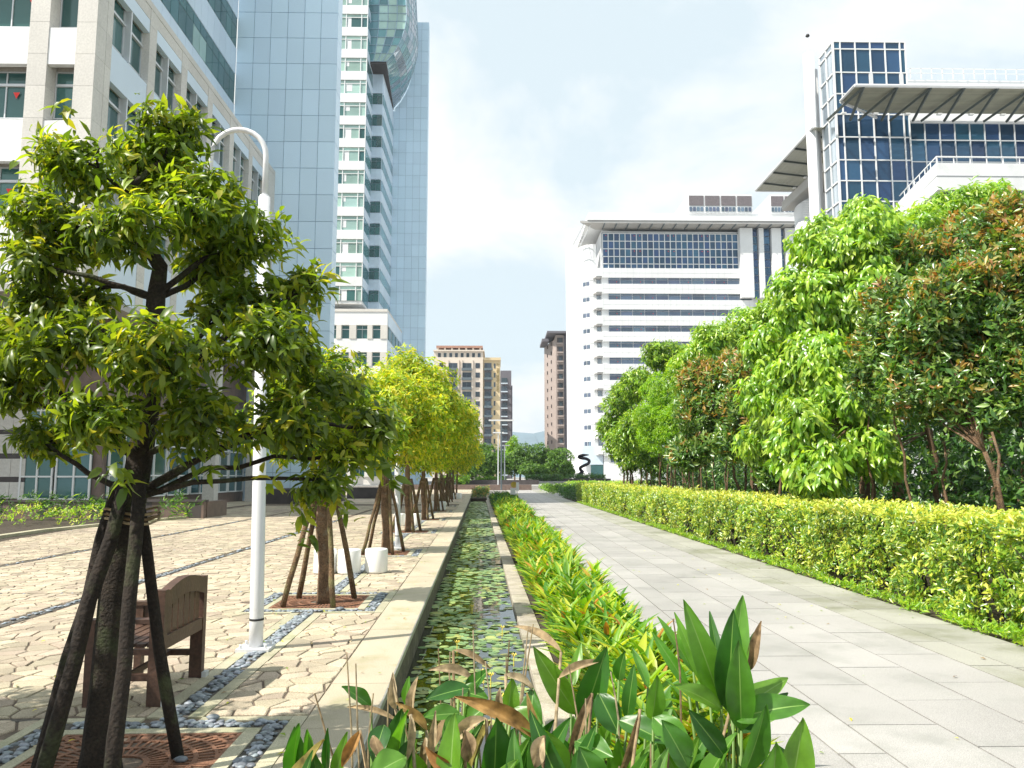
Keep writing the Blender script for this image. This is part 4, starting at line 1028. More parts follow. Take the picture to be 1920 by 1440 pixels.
for r in range(14):
    zt = Zp(633, 280) - 3.2 * r; block('balcony_opening', M['dark_band'], a4, X(1045.5, 280), X(1056.5, 280), 279.9, 280, zt - 2.0, zt); block('window', M['far_glass'], a4, X(1049, 280), X(1055, 280), 279.85, 279.9, zt - 1.9, zt - .3)
    block('balcony', M['brown_tile'], a4, X(1045, 280), X(1057, 280), 279.1, 279.85, zt - 2.4, zt - 1.9)
    for q in (.3, .62): block('small_window', M['dark_band'], a4, X(1021, 300) + (X(1044, 280) - X(1021, 300)) * q - .3, X(1021, 300) + (X(1044, 280) - X(1021, 300)) * q + .3, 300 - 20 * q - .35, 300 - 20 * q + .1, zt - 1.8, zt - .6)
WARP[:] = [1., 1.]
# wooded hills on the horizon
b = MB(); n = 60; ridge = []
for i in range(n + 1):
    x = -1800 + 3600 * i / n; ridge.append((x, 2600 + 120 * math.sin(i * .7), 165 + 22 * math.sin(i * .53 + 1.1) + 12 * math.sin(i * 1.31) - abs(x - 60) * .02))
for i in range(n):
    a, c = ridge[i], ridge[i + 1]
    b.poly([(a[0], 1900, -1), (c[0], 1900, -1), (c[0], 2250, c[2] * .62), (a[0], 2250, a[2] * .55)]); b.poly([(a[0], 2250, a[2] * .55), (c[0], 2250, c[2] * .62), c, a]); b.poly([a, c, (c[0], 3300, -1), (a[0], 3300, -1)])
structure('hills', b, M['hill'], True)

# ============================================================ STREET FURNITURE
def lamp_post(u, v, label, h1=4.62, h2=5.36):
    p = P(u, v); o = empty('lamp_post', p, label, 'lamp post', 'white arched lamp posts')
    b = MB(); b.tube([p, p + Vector((0, 0, .30)), p + Vector((-.075, 0, h1))], [.068, .068, .06], 20); b.build('pole', M['white_paint'], o, True)
    b = MB(); b.tube([p + Vector((0, 0, .285)), p + Vector((0, 0, .305))], .0715, 20); b.build('black_band', M['rubber'], o, True)
    b = MB(); b.box(-.16, .16, -.14, .14, 0.001, .03); b.v = [tuple(P(u + q[0], v + q[1], q[2])) for q in b.v]; b.build('base_plate', M['white_paint'], o)
    for sx in (-1, 1):
        for sy in (-1, 1):
            b = MB(); c = P(u + sx * .12, v + sy * .10, .03); b.lathe(c, [(.014, 0), (.014, .035), (.006, .04)], 8); b.build('bolt', M['white_paint'], o)
    R_ = .29; tl = Vector((-.075, 0, 0)); arc = [p + tl + Vector((0, 0, h1 - .05)), p + tl + Vector((0, 0, h2 - R_))]
    for k in range(1, 13):
        t = math.pi * k / 12; arc.append(p + tl + Vector((-R_ + R_ * math.cos(t), 0, h2 - R_ + R_ * math.sin(t))))
    arc.append(arc[-1] + Vector((0, 0, -.42))); b = MB(); b.tube(arc, .028, 14); b.build('arch', M['white_paint'], o, True)
    b = MB(); e = arc[-1]; b.lathe(e + Vector((0, 0, -.3)), [(.05, 0), (.12, .05), (.12, .16), (.05, .3)], 16); b.build('lantern', M['frame_white'], o, True)
    b = MB(); b.tube([p + Vector((-.075, 0, h1)), p + Vector((-.075, 0, h1 + .02))], .045, 16); b.build('collar', M['white_paint'], o, True)
lamp_post(-2.20, 8.24, 'white arched lamp post standing between the two nearest staked trees')
lamp_post(-1.93, 19.4, 'white lamp post standing in the tree row behind the stools', 3.3, 3.9)
# stools
SP = [(-1.83, 14.62, 'white drum stool standing alone at the right, beside the pebble strip'), (-2.29, 14.5, 'white drum stool seen just right of the second tree trunk, behind it'), (-2.72, 14.55, 'white drum stool seen left of the second tree trunk, behind it'),
      (-2.2, 28.1, 'white stool behind the fourth tree, right of its neighbour'), (-2.75, 28.1, 'white stool behind the fourth tree, left of its neighbour'),
      (-2.75, 41.3, 'far white stool, left one of three in the shade'), (-2.35, 41.3, 'far white stool, middle one of three in the shade'), (-1.9, 41.3, 'far white stool, right one of three in the shade'),
      (-1.55, 61.8, 'farthest white stool at the edge of the coping'), (-2.05, 61.8, 'second farthest white stool under the distant trees')]
b = MB(); b.lathe((0, 0, 0), [(.175, 0), (.197, .012), (.2, .03), (.2, .395), (.19, .415), (.17, .42), (.0001, .421)], 40); stm = b.mesh('drum', M['stool'], True)
for u, v, lab in SP:
    p = P(u, v); o = empty('stool', p, lab, 'stool', 'white drum stools')
    q = bpy.data.objects.new('drum', stm); COL.objects.link(q); q.parent = o
    b = MB(); b.lathe(p, [(.165, .001), (.165, .006)], 24); b.build('foot_ring', M['rubber'], o)
# bench: one-and-a-half seat timber garden bench, its back to the canal
be = empty('bench', P(-2.62, 6.75), 'brown slatted timber garden bench with arched back, beside the nearest tree', 'bench', None, AL)
V0, V1 = 6.27, 7.22
def bb(name, u0, u1, v0, v1, z0, z1): return cube(name, M['bench'], be, u0, u1, v0, v1, z0, z1, Txy, AL)
for v in (V0, V1 - .075):
    bb('leg', -2.465, -2.36, v, v + .075, 0, .845); bb('leg', -2.93, -2.87, v, v + .075, 0, .60)
    bb('stretcher', -2.865, -2.435, v + .018, v + .055, .18, .23); bb('seat_rail', -2.865, -2.435, v + .015, v + .06, .37, .41)
    bb('armrest', -2.98, -2.435, v - .01, v + .085, .602, .632); bb('seat_bracket', -2.86, -2.80, v + .0151, v + .0599, .41, .60)
for k in range(6): bb('seat_slat', -2.92 + .082 * k, -2.92 + .082 * k + .066, V0 + .08, V1 - .08, .412, .437)
bb('front_rail', -2.90, -2.87, V0 + .076, V1 - .076, .34, .41); bb('back_rail', -2.425, -2.365, V0 + .076, V1 - .076, .40, .50); bb('low_stretcher', -2.66, -2.63, V0 + .056, V1 - .056, .185, .225)
n = 6
for k in range(n):
    v0 = V0 + .11 + (V1 - V0 - .30 + .09) * k / n; bb('back_slat', -2.405, -2.385, v0, v0 + .105, .50, .745 + .05 * math.sin(math.pi * (k + .5) / n))
b = MB(); m_ = 12
for k in range(m_):
    t0, t1 = k / m_, (k + 1) / m_; f_ = lambda t: .805 + .06 * math.sin(math.pi * t); va, vb_ = V0 + .076 + (V1 - V0 - .152) * t0, V0 + .076 + (V1 - V0 - .152) * t1
    c = len(b.v); b.v += [tuple(P(u, v, z)) for (v, t) in ((va, t0), (vb_, t1)) for u, z in ((-2.43, f_(t) - .10), (-2.36, f_(t) - .10), (-2.36, f_(t) + .03), (-2.43, f_(t) + .03))]
    b.f += [[c, c + 1, c + 5, c + 4], [c + 1, c + 2, c + 6, c + 5], [c + 2, c + 3, c + 7, c + 6], [c + 3, c, c + 4, c + 7]]; b.mi += [0] * 4
b.build('top_rail', M['bench'], be)
for v in (V0 + .037, V1 - .037):
    q = cube('foot_bracket', M['frame'], be, -2.355, -2.32, v - .04, v + .04, .001, .045, Txy, AL)
# signpost far down the path
sg = empty('small_sign', (1.35, 53.3, 0), 'small round topped sign on a thin post at the left edge of the path', 'sign')
b = MB(); b.tube([(1.42, 53.3, 0), (1.38, 53.3, 1.05)], .03, 8); b.build('post', M['frame'], sg); b = MB(); b.lathe((0, 0, 0), [(.2, 0), (.2, .03)], 20); b.v = [(1.18 + x, 53.25 + z, 1.15 + y) for x, y, z in b.v]; b.build('disc', M['photinia_red'], sg)
cube('panel', M['white_paint'], sg, 1.33, 1.52, 53.24, 53.28, .75, 1.3); cube('panel', M['white_paint'], sg, .95, 1.3, 53.24, 53.28, .5, .92)
# slim street lights on the terrace
def street_light(px, D, ztop, zb_, label, arm):
    p = at(px, 893, D); o = empty('street_light', (p.x, D, zb_), label, 'street light', 'distant street lights')
    b = MB(); b.tube([(p.x, D, zb_), (p.x, D, ztop)], [.11, .07], 8); b.build('pole', M['frame_dark'] if arm else M['frame'], o)
    b = MB(); b.box(p.x - arm - .8, p.x + arm + .8, D - .15, D + .15, ztop, ztop + .18); b.build('lamp_head', M['white_paint'], o)
street_light(940, 100.5, 8.6, 0, 'distant street light with a flat white double head, left of the path end', .8)
street_light(946, 128, 6.5, .45, 'shorter grey pole with a small lamp behind the double headed light', 0)
street_light(934, 118, 8.0, .45, 'slim dark lamp pole, leftmost at the end of the path', 0)
# zigzag bronze sculpture
sp = empty('sculpture', at(1094, 893, 150), 'black twisting zigzag bronze sculpture standing before the white office', 'sculpture'); sp.location.z = .85
D_ = 150.
pts = [(1086, 891), (1090, 888), (1093, 885), (1088, 880), (1089, 876), (1095, 873), (1103, 869), (1105, 864), (1099, 860), (1088, 858.5), (1086, 855.5), (1094, 853.5), (1104, 853)]
cv = [at(*q, D_) + Vector((0, .25 * math.sin(i), 0)) for i, q in enumerate(pts)]
b = MB(); fine_ = []
for i in range(len(cv) - 1):
    p0, p1, p2, p3 = cv[max(i - 1, 0)], cv[i], cv[i + 1], cv[min(i + 2, len(cv) - 1)]
    for k in range(4):
        t = k / 4; fine_.append(.5 * ((2 * p1) + (p2 - p0) * t + (2 * p0 - 5 * p1 + 4 * p2 - p3) * t * t + (3 * p1 - p0 - 3 * p2 + p3) * t ** 3))
fine_.append(cv[-1]); rr = [.42 + .0 * i for i in range(len(fine_))]; rr = [(.42 if i < 6 else .29) * (1 if i < len(fine_) - 5 else .9 - .16 * (i - len(fine_) + 5)) for i in range(len(fine_))]
b.tube(fine_, rr, 12); b.build('twisted_body', M['bronze'], sp, True)
b = MB(); c = at(1092, 892, D_); b.lathe((c.x, c.y, .85), [(1.9, 0), (1.7, .3), (.9, .75), (.3, .95)], 20); b.build('rock_base', M['dark_band'], sp, True)

# ============================================================ TREES
def staked_tree(name, label, base, stakes, trunk_pts, trunk_r, blobs, leafsize, mats, per_m2, k, group, singles=0, lobes=9, kind='full', young=.25, dark=False, extra=None, low=True):
    root = empty(name, base, label, 'tree', group)
    bm_ = M['bark_moss_shaded'] if dark else M['bark']; sm_ = M['stake_shaded'] if dark else M['stake']
    b = MB(); b.tube(trunk_pts, trunk_r, 12, 0, True, .05)
    b.build('trunk', bm_, root, True)
    pos, out, lob = crown_clusters(blobs, per_m2, .46, lobes)
    b = MB(); tp = [Vector(q) for q in trunk_pts]; r0_ = trunk_r[-2] * .75; up_ = [q for q in tp if q.z > 1.35]; nl_ = len(lob) // len(blobs)
    for bi, (bc, br) in enumerate(blobs):
        bc = Vector(bc); zz = bc.z - (bc.xy - tp[0].xy).length * .5
        base_ = min(up_, key=lambda q: abs(q.z - zz)); pts = limb(b, base_, bc, r0_ if (bc - base_).length > .5 else r0_ * .6, .010, .13, 7, 7)
        for i in range(nl_):
            lc = Vector(lob[bi * nl_ + i]); src = min(pts[2:], key=lambda q: (q - lc).length + abs(q.z - lc.z + .15)); limb(b, src, lc, .009, .004, .14, 5, 4)
    for j in random.sample(range(len(pos)), min(len(pos), 420 if singles else 60)):
        e = Vector(pos[j]); a_ = min(lob, key=lambda q: (Vector(q) - e).length); limb(b, a_, e, .005, .002, .12, 4, 3)
    b.build('branches', bm_, root, True, 'stuff')
    for (p0, p1, r) in stakes:
        b = MB(); m_ = [Vector(p0).lerp(Vector(p1), t) + Vector((random.uniform(-1, 1), random.uniform(-1, 1), 0)) * .012 for t in (0, .2, .4, .6, .8, 1)]
        m_[0] = Vector(p0); b.tube(m_, [r * f_ for f_ in (1.05, 1.1, 1, .98, .95, .9)], 9, 0, True, .08); b.build('stake', sm_, root, True)
    if stakes:
        zt = 1.46; c = tp[0].lerp(tp[1], 0) ; cxy = min(tp, key=lambda q: abs(q.z - zt)); b = MB()
        for dz in (0, .03, -.025): b.tube([(cxy.x + .155 * math.cos(t), cxy.y + .155 * math.sin(t), zt + dz + .02 * math.sin(2 * t)) for t in [2 * math.pi * q / 14 for q in range(15)]], .008, 4)
        b.build('rope_tie', M['dry'], root)
    p, R, l, wd, mi = cluster_leaves(pos, out, k, leafsize, .36, .45, 1., .25, young)
    if extra:
        ep, eo = extra; a = cluster_leaves(np.array(ep, float), np.array(eo, float), k + 2, leafsize * 1.15, .42, .6, .9, .2, .5)
        p, R, l, wd, mi = [np.concatenate([x_, y_]) for x_, y_ in zip((p, R, l, wd, mi), a)]
    split_leaves(root, kind, p, R, l, wd, mi, mats, singles)
    return root
ROWG = 'staked young trees along the canal'
# tree 1: two tiers of crown with the bare fork showing between them
T1 = P(-2.19, 4.95)
def b1(px, py, D, rx, rz, ry=None): c = at(px, py, D); return (c, (rx * D / 1500, (ry or rx * .8) * D / 1500, rz * D / 1500))
tk = [T1 + Vector((0, 0, -.05)), T1 + Vector((.0, 0, .12)), T1 + Vector((.01, 0, .5)), T1 + Vector((.03, 0, 1.0)), at(250, 930, 4.95), at(262, 860, 4.95), at(285, 720, 4.95), at(293, 560, 4.95), at(300, 500, 4.95), at(250, 420, 4.9), at(235, 360, 4.85)]
tr = [.13, .105, .088, .082, .078, .075, .066, .056, .048, .030, .018]
bl = [b1(150, 300, 4.7, 95, 85), b1(290, 320, 5.1, 120, 90), b1(400, 380, 4.9, 110, 95), b1(110, 430, 5.0, 120, 70), b1(240, 420, 4.6, 110, 70), b1(470, 460, 5.2, 85, 80), b1(60, 500, 4.8, 90, 55),
      b1(400, 500, 5.3, 90, 60),
      b1(130, 640, 4.5, 120, 80), b1(0, 720, 4.7, 110, 90), b1(300, 660, 4.4, 130, 85), b1(460, 640, 4.8, 120, 85), b1(570, 640, 5.2, 80, 90), b1(200, 780, 4.5, 120, 75), b1(390, 790, 4.7, 120, 80), b1(540, 790, 4.9, 110, 85), b1(70, 820, 5.0, 90, 40), b1(620, 740, 5.3, 70, 70), b1(650, 850, 5.0, 55, 45), b1(580, 540, 5.2, 50, 45), b1(60, 580, 4.9, 90, 60), b1(420, 580, 5.1, 80, 60), b1(600, 900, 5.0, 60, 40), b1(330, 240, 5.0, 90, 45), b1(700, 800, 5.1, 45, 60), b1(20, 620, 5.1, 80, 60), b1(480, 560, 5.2, 90, 60), b1(160, 560, 5.3, 70, 40), b1(60, 380, 5.0, 60, 50), b1(-120, 620, 4.8, 110, 90)]
ex = [at(*q) for q in ((125, 205, 4.7), (95, 250, 4.7), (60, 300, 4.7), (545, 455, 5.0), (610, 520, 5.0), (560, 960, 5.0), (650, 960, 5.1), (570, 1010, 5.0), (400, 880, 4.6), (230, 905, 4.3), (215, 880, 4.3), (620, 900, 4.9), (690, 870, 5.0), (730, 905, 5.0), (720, 870, 5.0), (590, 940, 5.0), (640, 930, 5.0), (510, 900, 4.8), (30, 385, 4.8), (10, 600, 4.6), (700, 830, 5.0))]
stk = [((T1 + Vector((-.50, -.06, .0))), at(222, 905, 4.9), .045), ((T1 + Vector((-.40, -.42, .0))), at(236, 900, 4.78), .047), ((T1 + Vector((.10, -.50, .0))), at(268, 890, 4.82), .052), ((T1 + Vector((.42, .24, .0))), at(255, 900, 5.02), .042)]
stk[0] = (P(-2.47, 4.78), stk[0][1], .038); stk[1] = (P(-2.36, 4.60), stk[1][1], .042); stk[2] = (P(-1.90, 4.42), at(262, 900, 4.75), .04); stk[3] = (P(-1.83, 5.18), stk[3][1], .036)
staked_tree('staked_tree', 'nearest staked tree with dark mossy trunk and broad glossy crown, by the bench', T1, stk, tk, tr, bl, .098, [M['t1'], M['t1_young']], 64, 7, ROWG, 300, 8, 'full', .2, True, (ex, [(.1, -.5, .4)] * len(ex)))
# a neighbour of the second row, left of the picture, whose crown shades the bench and the nearest grate
tn = P(-5.5, 4.0); staked_tree('staked_tree', 'staked tree of the next row, standing left of the picture', tn, [(tn + Vector((a_, c_, 0)), tn + Vector((a_ * .2, c_ * .2, 1.6)), .04) for a_, c_ in ((-.4, -.4), (.4, -.4), (.4, .4), (-.4, .4))], [tn, tn + Vector((0, 0, 1.6)), tn + Vector((0, 0, 2.9))], [.1, .08, .04], [(tn + Vector((0, 0, 3.1)), (1.7, 1.9, 1.1)), (tn + Vector((.3, .9, 3.0)), (1.2, 1.2, .9)), (tn + Vector((.2, -1, 3.0)), (1.2, 1.2, .9))], .13, [M['t1'], M['t1_young']], 22, 6, None, 0, 9, 'quad')
# the rest of the row
ROW = [(-2.10, 11.2, 'second staked tree, its bark dappled with sun, before the white stools', 3.75, 1.05, .13),
       (-2.08, 18.25, 'third staked tree, behind the lone white drum stool', 4.9, 1.35, .15), (-2.2, 25.2, 'fourth staked tree, with a pale knobbly trunk', 6.0, 1.75, .17),
       (-2.2, 32.2, 'fifth staked tree, last of the row still in the sun', 6.2, 1.8, .2), (-2.15, 39.9, 'sixth staked tree, first trunk in the building shade', 6.4, 1.9, .2), (-2.15, 46.6, 'seventh staked tree, trunk in shade with yellow lit crown', 6.6, 1.9, .2),
       (-2.15, 53.4, 'eighth tree of the canal row, dark trunk', 6.4, 1.9, .22), (-2.15, 60.2, 'ninth tree of the canal row', 6.4, 1.9, .22), (-2.15, 67, 'tenth tree of the canal row, near the last planter', 6.4, 2.0, .24), (-2.15, 76, 'farthest tree of the canal row', 6.6, 2.2, .26)]
for i, (u, v, lab, h, r, ls) in enumerate(ROW):
    p = P(u, v); lean = random.uniform(-.05, .05); z0 = 1.55
    st_ = []
    for (du, dv) in ((-.47, -.34), (-.43, .42), (.20, -.42), (.36, .36)):
        st_.append((P(u + du, v + dv), P(u + du * .22, v + dv * .22, 1.62), .036 if i < 2 else .045))
    zt = h * .62
    if i == 0: tr_ = [.115, .1, .092, .088, .082, .06, .04]
    else: tr_ = [.13, .10, .09, .088, .08, .06, .04]
    tk_ = [p + Vector((0, 0, -.04)), p + Vector((0, 0, .1)), p + Vector((.01, 0, .5)), p + Vector((-.01 + lean, 0, 1.0)), p + Vector((lean, 0, 1.6)), p + Vector((lean * 2, .05, zt * .8)), p + Vector((lean * 2, 0, zt))]
    h *= random.uniform(.93, 1.07); r *= random.uniform(.88, 1.1); zc = (h + 1.65) / 2; hz = (h - 1.65) / 2
    bls = [(p + Vector((0, 0, zc)), (r, r, hz)), (p + Vector((-.5 * r, -.2, zc - .25 * hz)), (r * .7, r * .7, hz * .6)), (p + Vector((.5 * r, .1, zc - .15 * hz)), (r * .7, r * .7, hz * .65)), (p + Vector((0, -.2, zc + .3 * hz)), (r * .7, r * .7, hz * .6))]
    staked_tree('staked_tree', lab, p, st_ if i < 8 else [], tk_, tr_, bls, ls, [M['row_dark'] if i == 0 else M['row'], M['row']], [34, 26, 20, 15, 11, 9, 7, 6, 6, 6][i], 6, ROWG, 0, 9, 'quad', .35)

def bush_tree(name, label, cat, trunks, blobs, per_m2, k, leafsize, aspect, mats, group, kind='quad', droop=.5, tipup=0, young=.15, singles=0, lobes=9, tr=(.05, .03), spread=1., lobe=.42, top_young=False, mt='bark'):
    cx = sum(t[0][0] for t in trunks) / len(trunks); cy = sum(t[0][1] for t in trunks) / len(trunks)
    root = empty(name, (cx, cy, trunks[0][0][2]), label, cat, group)
    for a, c in trunks:
        b = MB(); limb(b, a, c, tr[0] * random.uniform(.8, 1.2), tr[1], .04, 8, 7); b.build('trunk', M[mt], root, True)
    pos, out, lob = crown_clusters(blobs, per_m2, lobe, lobes)
    b = MB()
    for lc in lob:
        e = Vector(lc); a_ = min([Vector(t[1]) for t in trunks], key=lambda q: (q - e).length)
        if random.random() < .5: limb(b, a_, e, min(tr[1] * .6, .022 if tr[1] < .06 else 1), .008, .08, 5, 4)
    b.build('branches', M[mt], root, True, 'stuff')
    ok = pos[:, 2] > .3; pos, out = pos[ok], out[ok]
    p, R, l, wd, mi = cluster_leaves(pos, out, k, leafsize, aspect, droop, spread, .2, young, tipup)
    if top_young:      # coppery shoots grow where the crown is in full sun: high and outside
        zmin, zmax = pos[:, 2].min(), pos[:, 2].max(); sc_ = (pos[:, 2] - zmin) / (zmax - zmin); e = np.array([-.6, -.3, .75]); s2 = (out * e).sum(1)
        pr = np.clip(.05 + .55 * sc_ ** 1.4 * np.clip(s2 + .35, 0, 1), 0, .75); mi = np.repeat((RNG.random(len(pos)) < pr), k).astype(int)
    split_leaves(root, kind, p, R, l, wd, mi, mats, singles)
    return root
def bp(px, py, D, rx, rz, ry): c = at(px, py, D); return (c, (rx * D / 1500, ry, rz * D / 1500))
def stems(n, x0, x1, y0, y1, h, lean=.5):
    r = []
    for _ in range(n):
        x, y = random.uniform(x0, x1), random.uniform(y0, y1); r.append(((x, y, -.03), (x + random.uniform(-lean, lean), y + random.uniform(-lean, lean), h * random.uniform(.8, 1.15))))
    return r
HG = 'trees behind the clipped hedge'
bush_tree('photinia_tree', 'large dark leaved tree with coppery tips at the right edge, behind the hedge', 'tree', stems(9, 8.3, 10.5, 11.5, 14.5, 2.6), [bp(1880, 520, 14, 130, 120, 1.3), bp(1800, 600, 14, 130, 120, 1.3), bp(1720, 690, 14.5, 110, 110, 1.2), bp(1900, 680, 13.5, 110, 130, 1.2), bp(1800, 760, 14, 120, 80, 1.2), bp(1890, 420, 14.5, 80, 60, 1), bp(1990, 560, 13.5, 120, 200, 1.4), bp(1680, 580, 15, 70, 80, 1), bp(1650, 690, 15.5, 60, 90, 1)],
          30, 8, .17, .34, [M['photinia'], M['photinia_red']], HG, 'obov', .05, .35, .15, 300, 9, (.07, .035), 1., .45, True)
bush_tree('photinia_tree', 'second coppery tipped tree behind the first, upper right', 'tree', stems(5, 11, 13, 17, 20, 4), [bp(1760, 480, 19, 110, 70, 1.5), bp(1840, 450, 19, 80, 70, 1.5), bp(1700, 540, 19, 80, 70, 1.2)], 17, 8, .22, .34, [M['photinia'], M['photinia_red']], HG, 'obov', .05, .35, .15, 0, 9, (.07, .035), 1., .45, True)
bush_tree('ficus_tree', 'tall tree with drooping pale green leaves, in the middle of the row behind the hedge', 'tree', stems(8, 8.6, 11, 18.5, 21.5, 3.4), [bp(1580, 450, 20, 105, 85, 1.5), bp(1520, 560, 20, 90, 90, 1.4), bp(1600, 580, 19.5, 90, 100, 1.3), bp(1520, 700, 19, 90, 90, 1.3), bp(1590, 740, 18.5, 80, 90, 1.2), bp(1490, 800, 18, 55, 60, .9), bp(1560, 860, 17.5, 80, 45, .9), bp(1480, 850, 18, 50, 45, .8), bp(1620, 420, 21, 70, 55, 1.2), bp(1440, 640, 21, 60, 60, 1.1), bp(1450, 740, 20, 60, 70, 1.1), bp(1640, 830, 18, 70, 70, 1), bp(1530, 900, 17.5, 70, 40, .8), bp(1430, 820, 21, 50, 60, 1), bp(1640, 520, 19, 70, 90, 1.2)],
          21, 7, .25, .40, [M['ficus'], M['ficus']], HG, 'full', .95, 0, .1, 300, 9, (.09, .05), .75)
bush_tree('ficus_tree', 'pale green treetop rising highest behind the coppery tree', 'tree', stems(4, 13, 15, 22, 25, 6), [bp(1790, 400, 24, 100, 65, 2), bp(1850, 390, 24, 60, 45, 1.5), bp(1720, 440, 23, 70, 60, 1.5)], 15, 7, .25, .32, [M['ficus'], M['fine']], HG, 'quad', .8, 0, .2, 0, 9, (.1, .05), .8)
bush_tree('photinia_tree', 'rounded coppery tree in the middle of the tree row', 'tree', stems(12, 7.9, 10.5, 23, 29, 3), [bp(1390, 720, 26, 80, 80, 1.8), bp(1320, 760, 27, 70, 80, 1.6), bp(1400, 800, 25, 80, 80, 1.5), bp(1300, 840, 27, 60, 45, 1.4), bp(1350, 700, 27, 60, 55, 1.3), bp(1440, 860, 24, 50, 55, 1)], 19, 8, .22, .34, [M['photinia'], M['photinia_red']], HG, 'obov', .05, .35, .15, 0, 9, (.06, .03), 1., .42, True)
bush_tree('ficus_tree', 'pale green tree rising behind the rounded coppery one', 'tree', stems(6, 9.5, 12, 29, 33, 5), [bp(1400, 630, 31, 75, 60, 2), bp(1340, 640, 31, 60, 45, 1.8), bp(1440, 600, 30, 50, 40, 1.5), bp(1290, 700, 32, 50, 60, 1.5)], 14, 7, .26, .34, [M['ficus'], M['ficus']], HG, 'quad', .8, 0, .1, 0, 9, (.08, .04), .8)
bush_tree('lime_tree', 'feathery lime green tree left of the rounded coppery one', 'tree', stems(6, 8.3, 10.5, 36, 40, 3), [bp(1240, 740, 37, 45, 50, 1.6), bp(1220, 800, 37, 45, 55, 1.5), bp(1260, 790, 36, 45, 55, 1.5)], 16, 9, .17, .28, [M['fine'], M['fine']], HG, 'quad', .3, 0, .1, 0, 9, (.06, .03))
bush_tree('ficus_tree', 'green tree second from the left end of the tree row', 'tree', stems(6, 9, 11.5, 40, 45, 4), [bp(1240, 670, 42, 45, 42, 2), bp(1200, 730, 43, 45, 50, 2), bp(1180, 800, 43, 50, 60, 1.8), bp(1280, 670, 42, 35, 30, 1.5)], 12, 7, .26, .34, [M['ficus'], M['row_dark']], HG, 'quad', .7, 0, .4, 0, 9, (.07, .04), .8)
bush_tree('ficus_tree', 'bushy green tree at the left end of the row, by the white office', 'tree', stems(8, 7.6, 10, 48, 53, 3), [bp(1165, 760, 50, 38, 50, 2), bp(1150, 820, 50, 34, 40, 1.8), bp(1185, 850, 48, 40, 40, 1.6), bp(1140, 800, 51, 24, 35, 1.5), bp(1215, 860, 45, 35, 35, 1.5)], 11, 7, .28, .36, [M['ficus'], M['row_dark']], HG, 'quad', .6, 0, .4, 0, 9, (.06, .04), .85)
# slender stems along the back of the hedge, each its own sapling
for i in range(30):
    y = 13 + i * 1.35 + random.uniform(-.4, .4); x = 8.0 + random.uniform(0, 1.0)
    o = empty('sapling', (x, y, 0), 'slender bare stemmed sapling among the trunks behind the hedge', 'sapling', 'saplings behind the hedge'); b = MB(); limb(b, (x, y, -.03), (x + random.uniform(-.4, .4), y, random.uniform(2.2, 3.2)), .035, .02, .04, 7, 6); b.build('stem', M['bark'], o, True)
    n = 10; q = np.array([[x, y, 0]]) + RNG.uniform([-.5, -.5, .8], [.5, .5, 3.0], (n, 3)); a = cluster_leaves(q, np.tile([[-.4, -.3, .4]], (n, 1)), 6, .17, .36, .4); leaf_cloud('leaves', 'quad', *a, [M['photinia'], M['photinia']], o)
# deep shade thicket behind: one mass of leaves nobody could tell apart
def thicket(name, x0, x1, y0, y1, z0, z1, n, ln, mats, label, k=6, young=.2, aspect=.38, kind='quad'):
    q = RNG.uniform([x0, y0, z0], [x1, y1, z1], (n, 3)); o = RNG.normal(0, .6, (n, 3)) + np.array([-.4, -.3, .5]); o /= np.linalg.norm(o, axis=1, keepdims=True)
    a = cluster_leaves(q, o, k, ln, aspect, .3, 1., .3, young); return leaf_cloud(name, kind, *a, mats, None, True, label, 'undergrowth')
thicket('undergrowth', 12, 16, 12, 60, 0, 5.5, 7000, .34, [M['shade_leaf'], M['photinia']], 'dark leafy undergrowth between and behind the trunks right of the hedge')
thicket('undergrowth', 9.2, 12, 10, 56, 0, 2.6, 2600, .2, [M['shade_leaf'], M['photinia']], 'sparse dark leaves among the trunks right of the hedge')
thicket('undergrowth', 7.7, 9.3, 9, 56, .1, .95, 1500, .16, [M['hedge'], M['shade_leaf']], 'low green groundcover sprouting between hedge and tree trunks', 7)

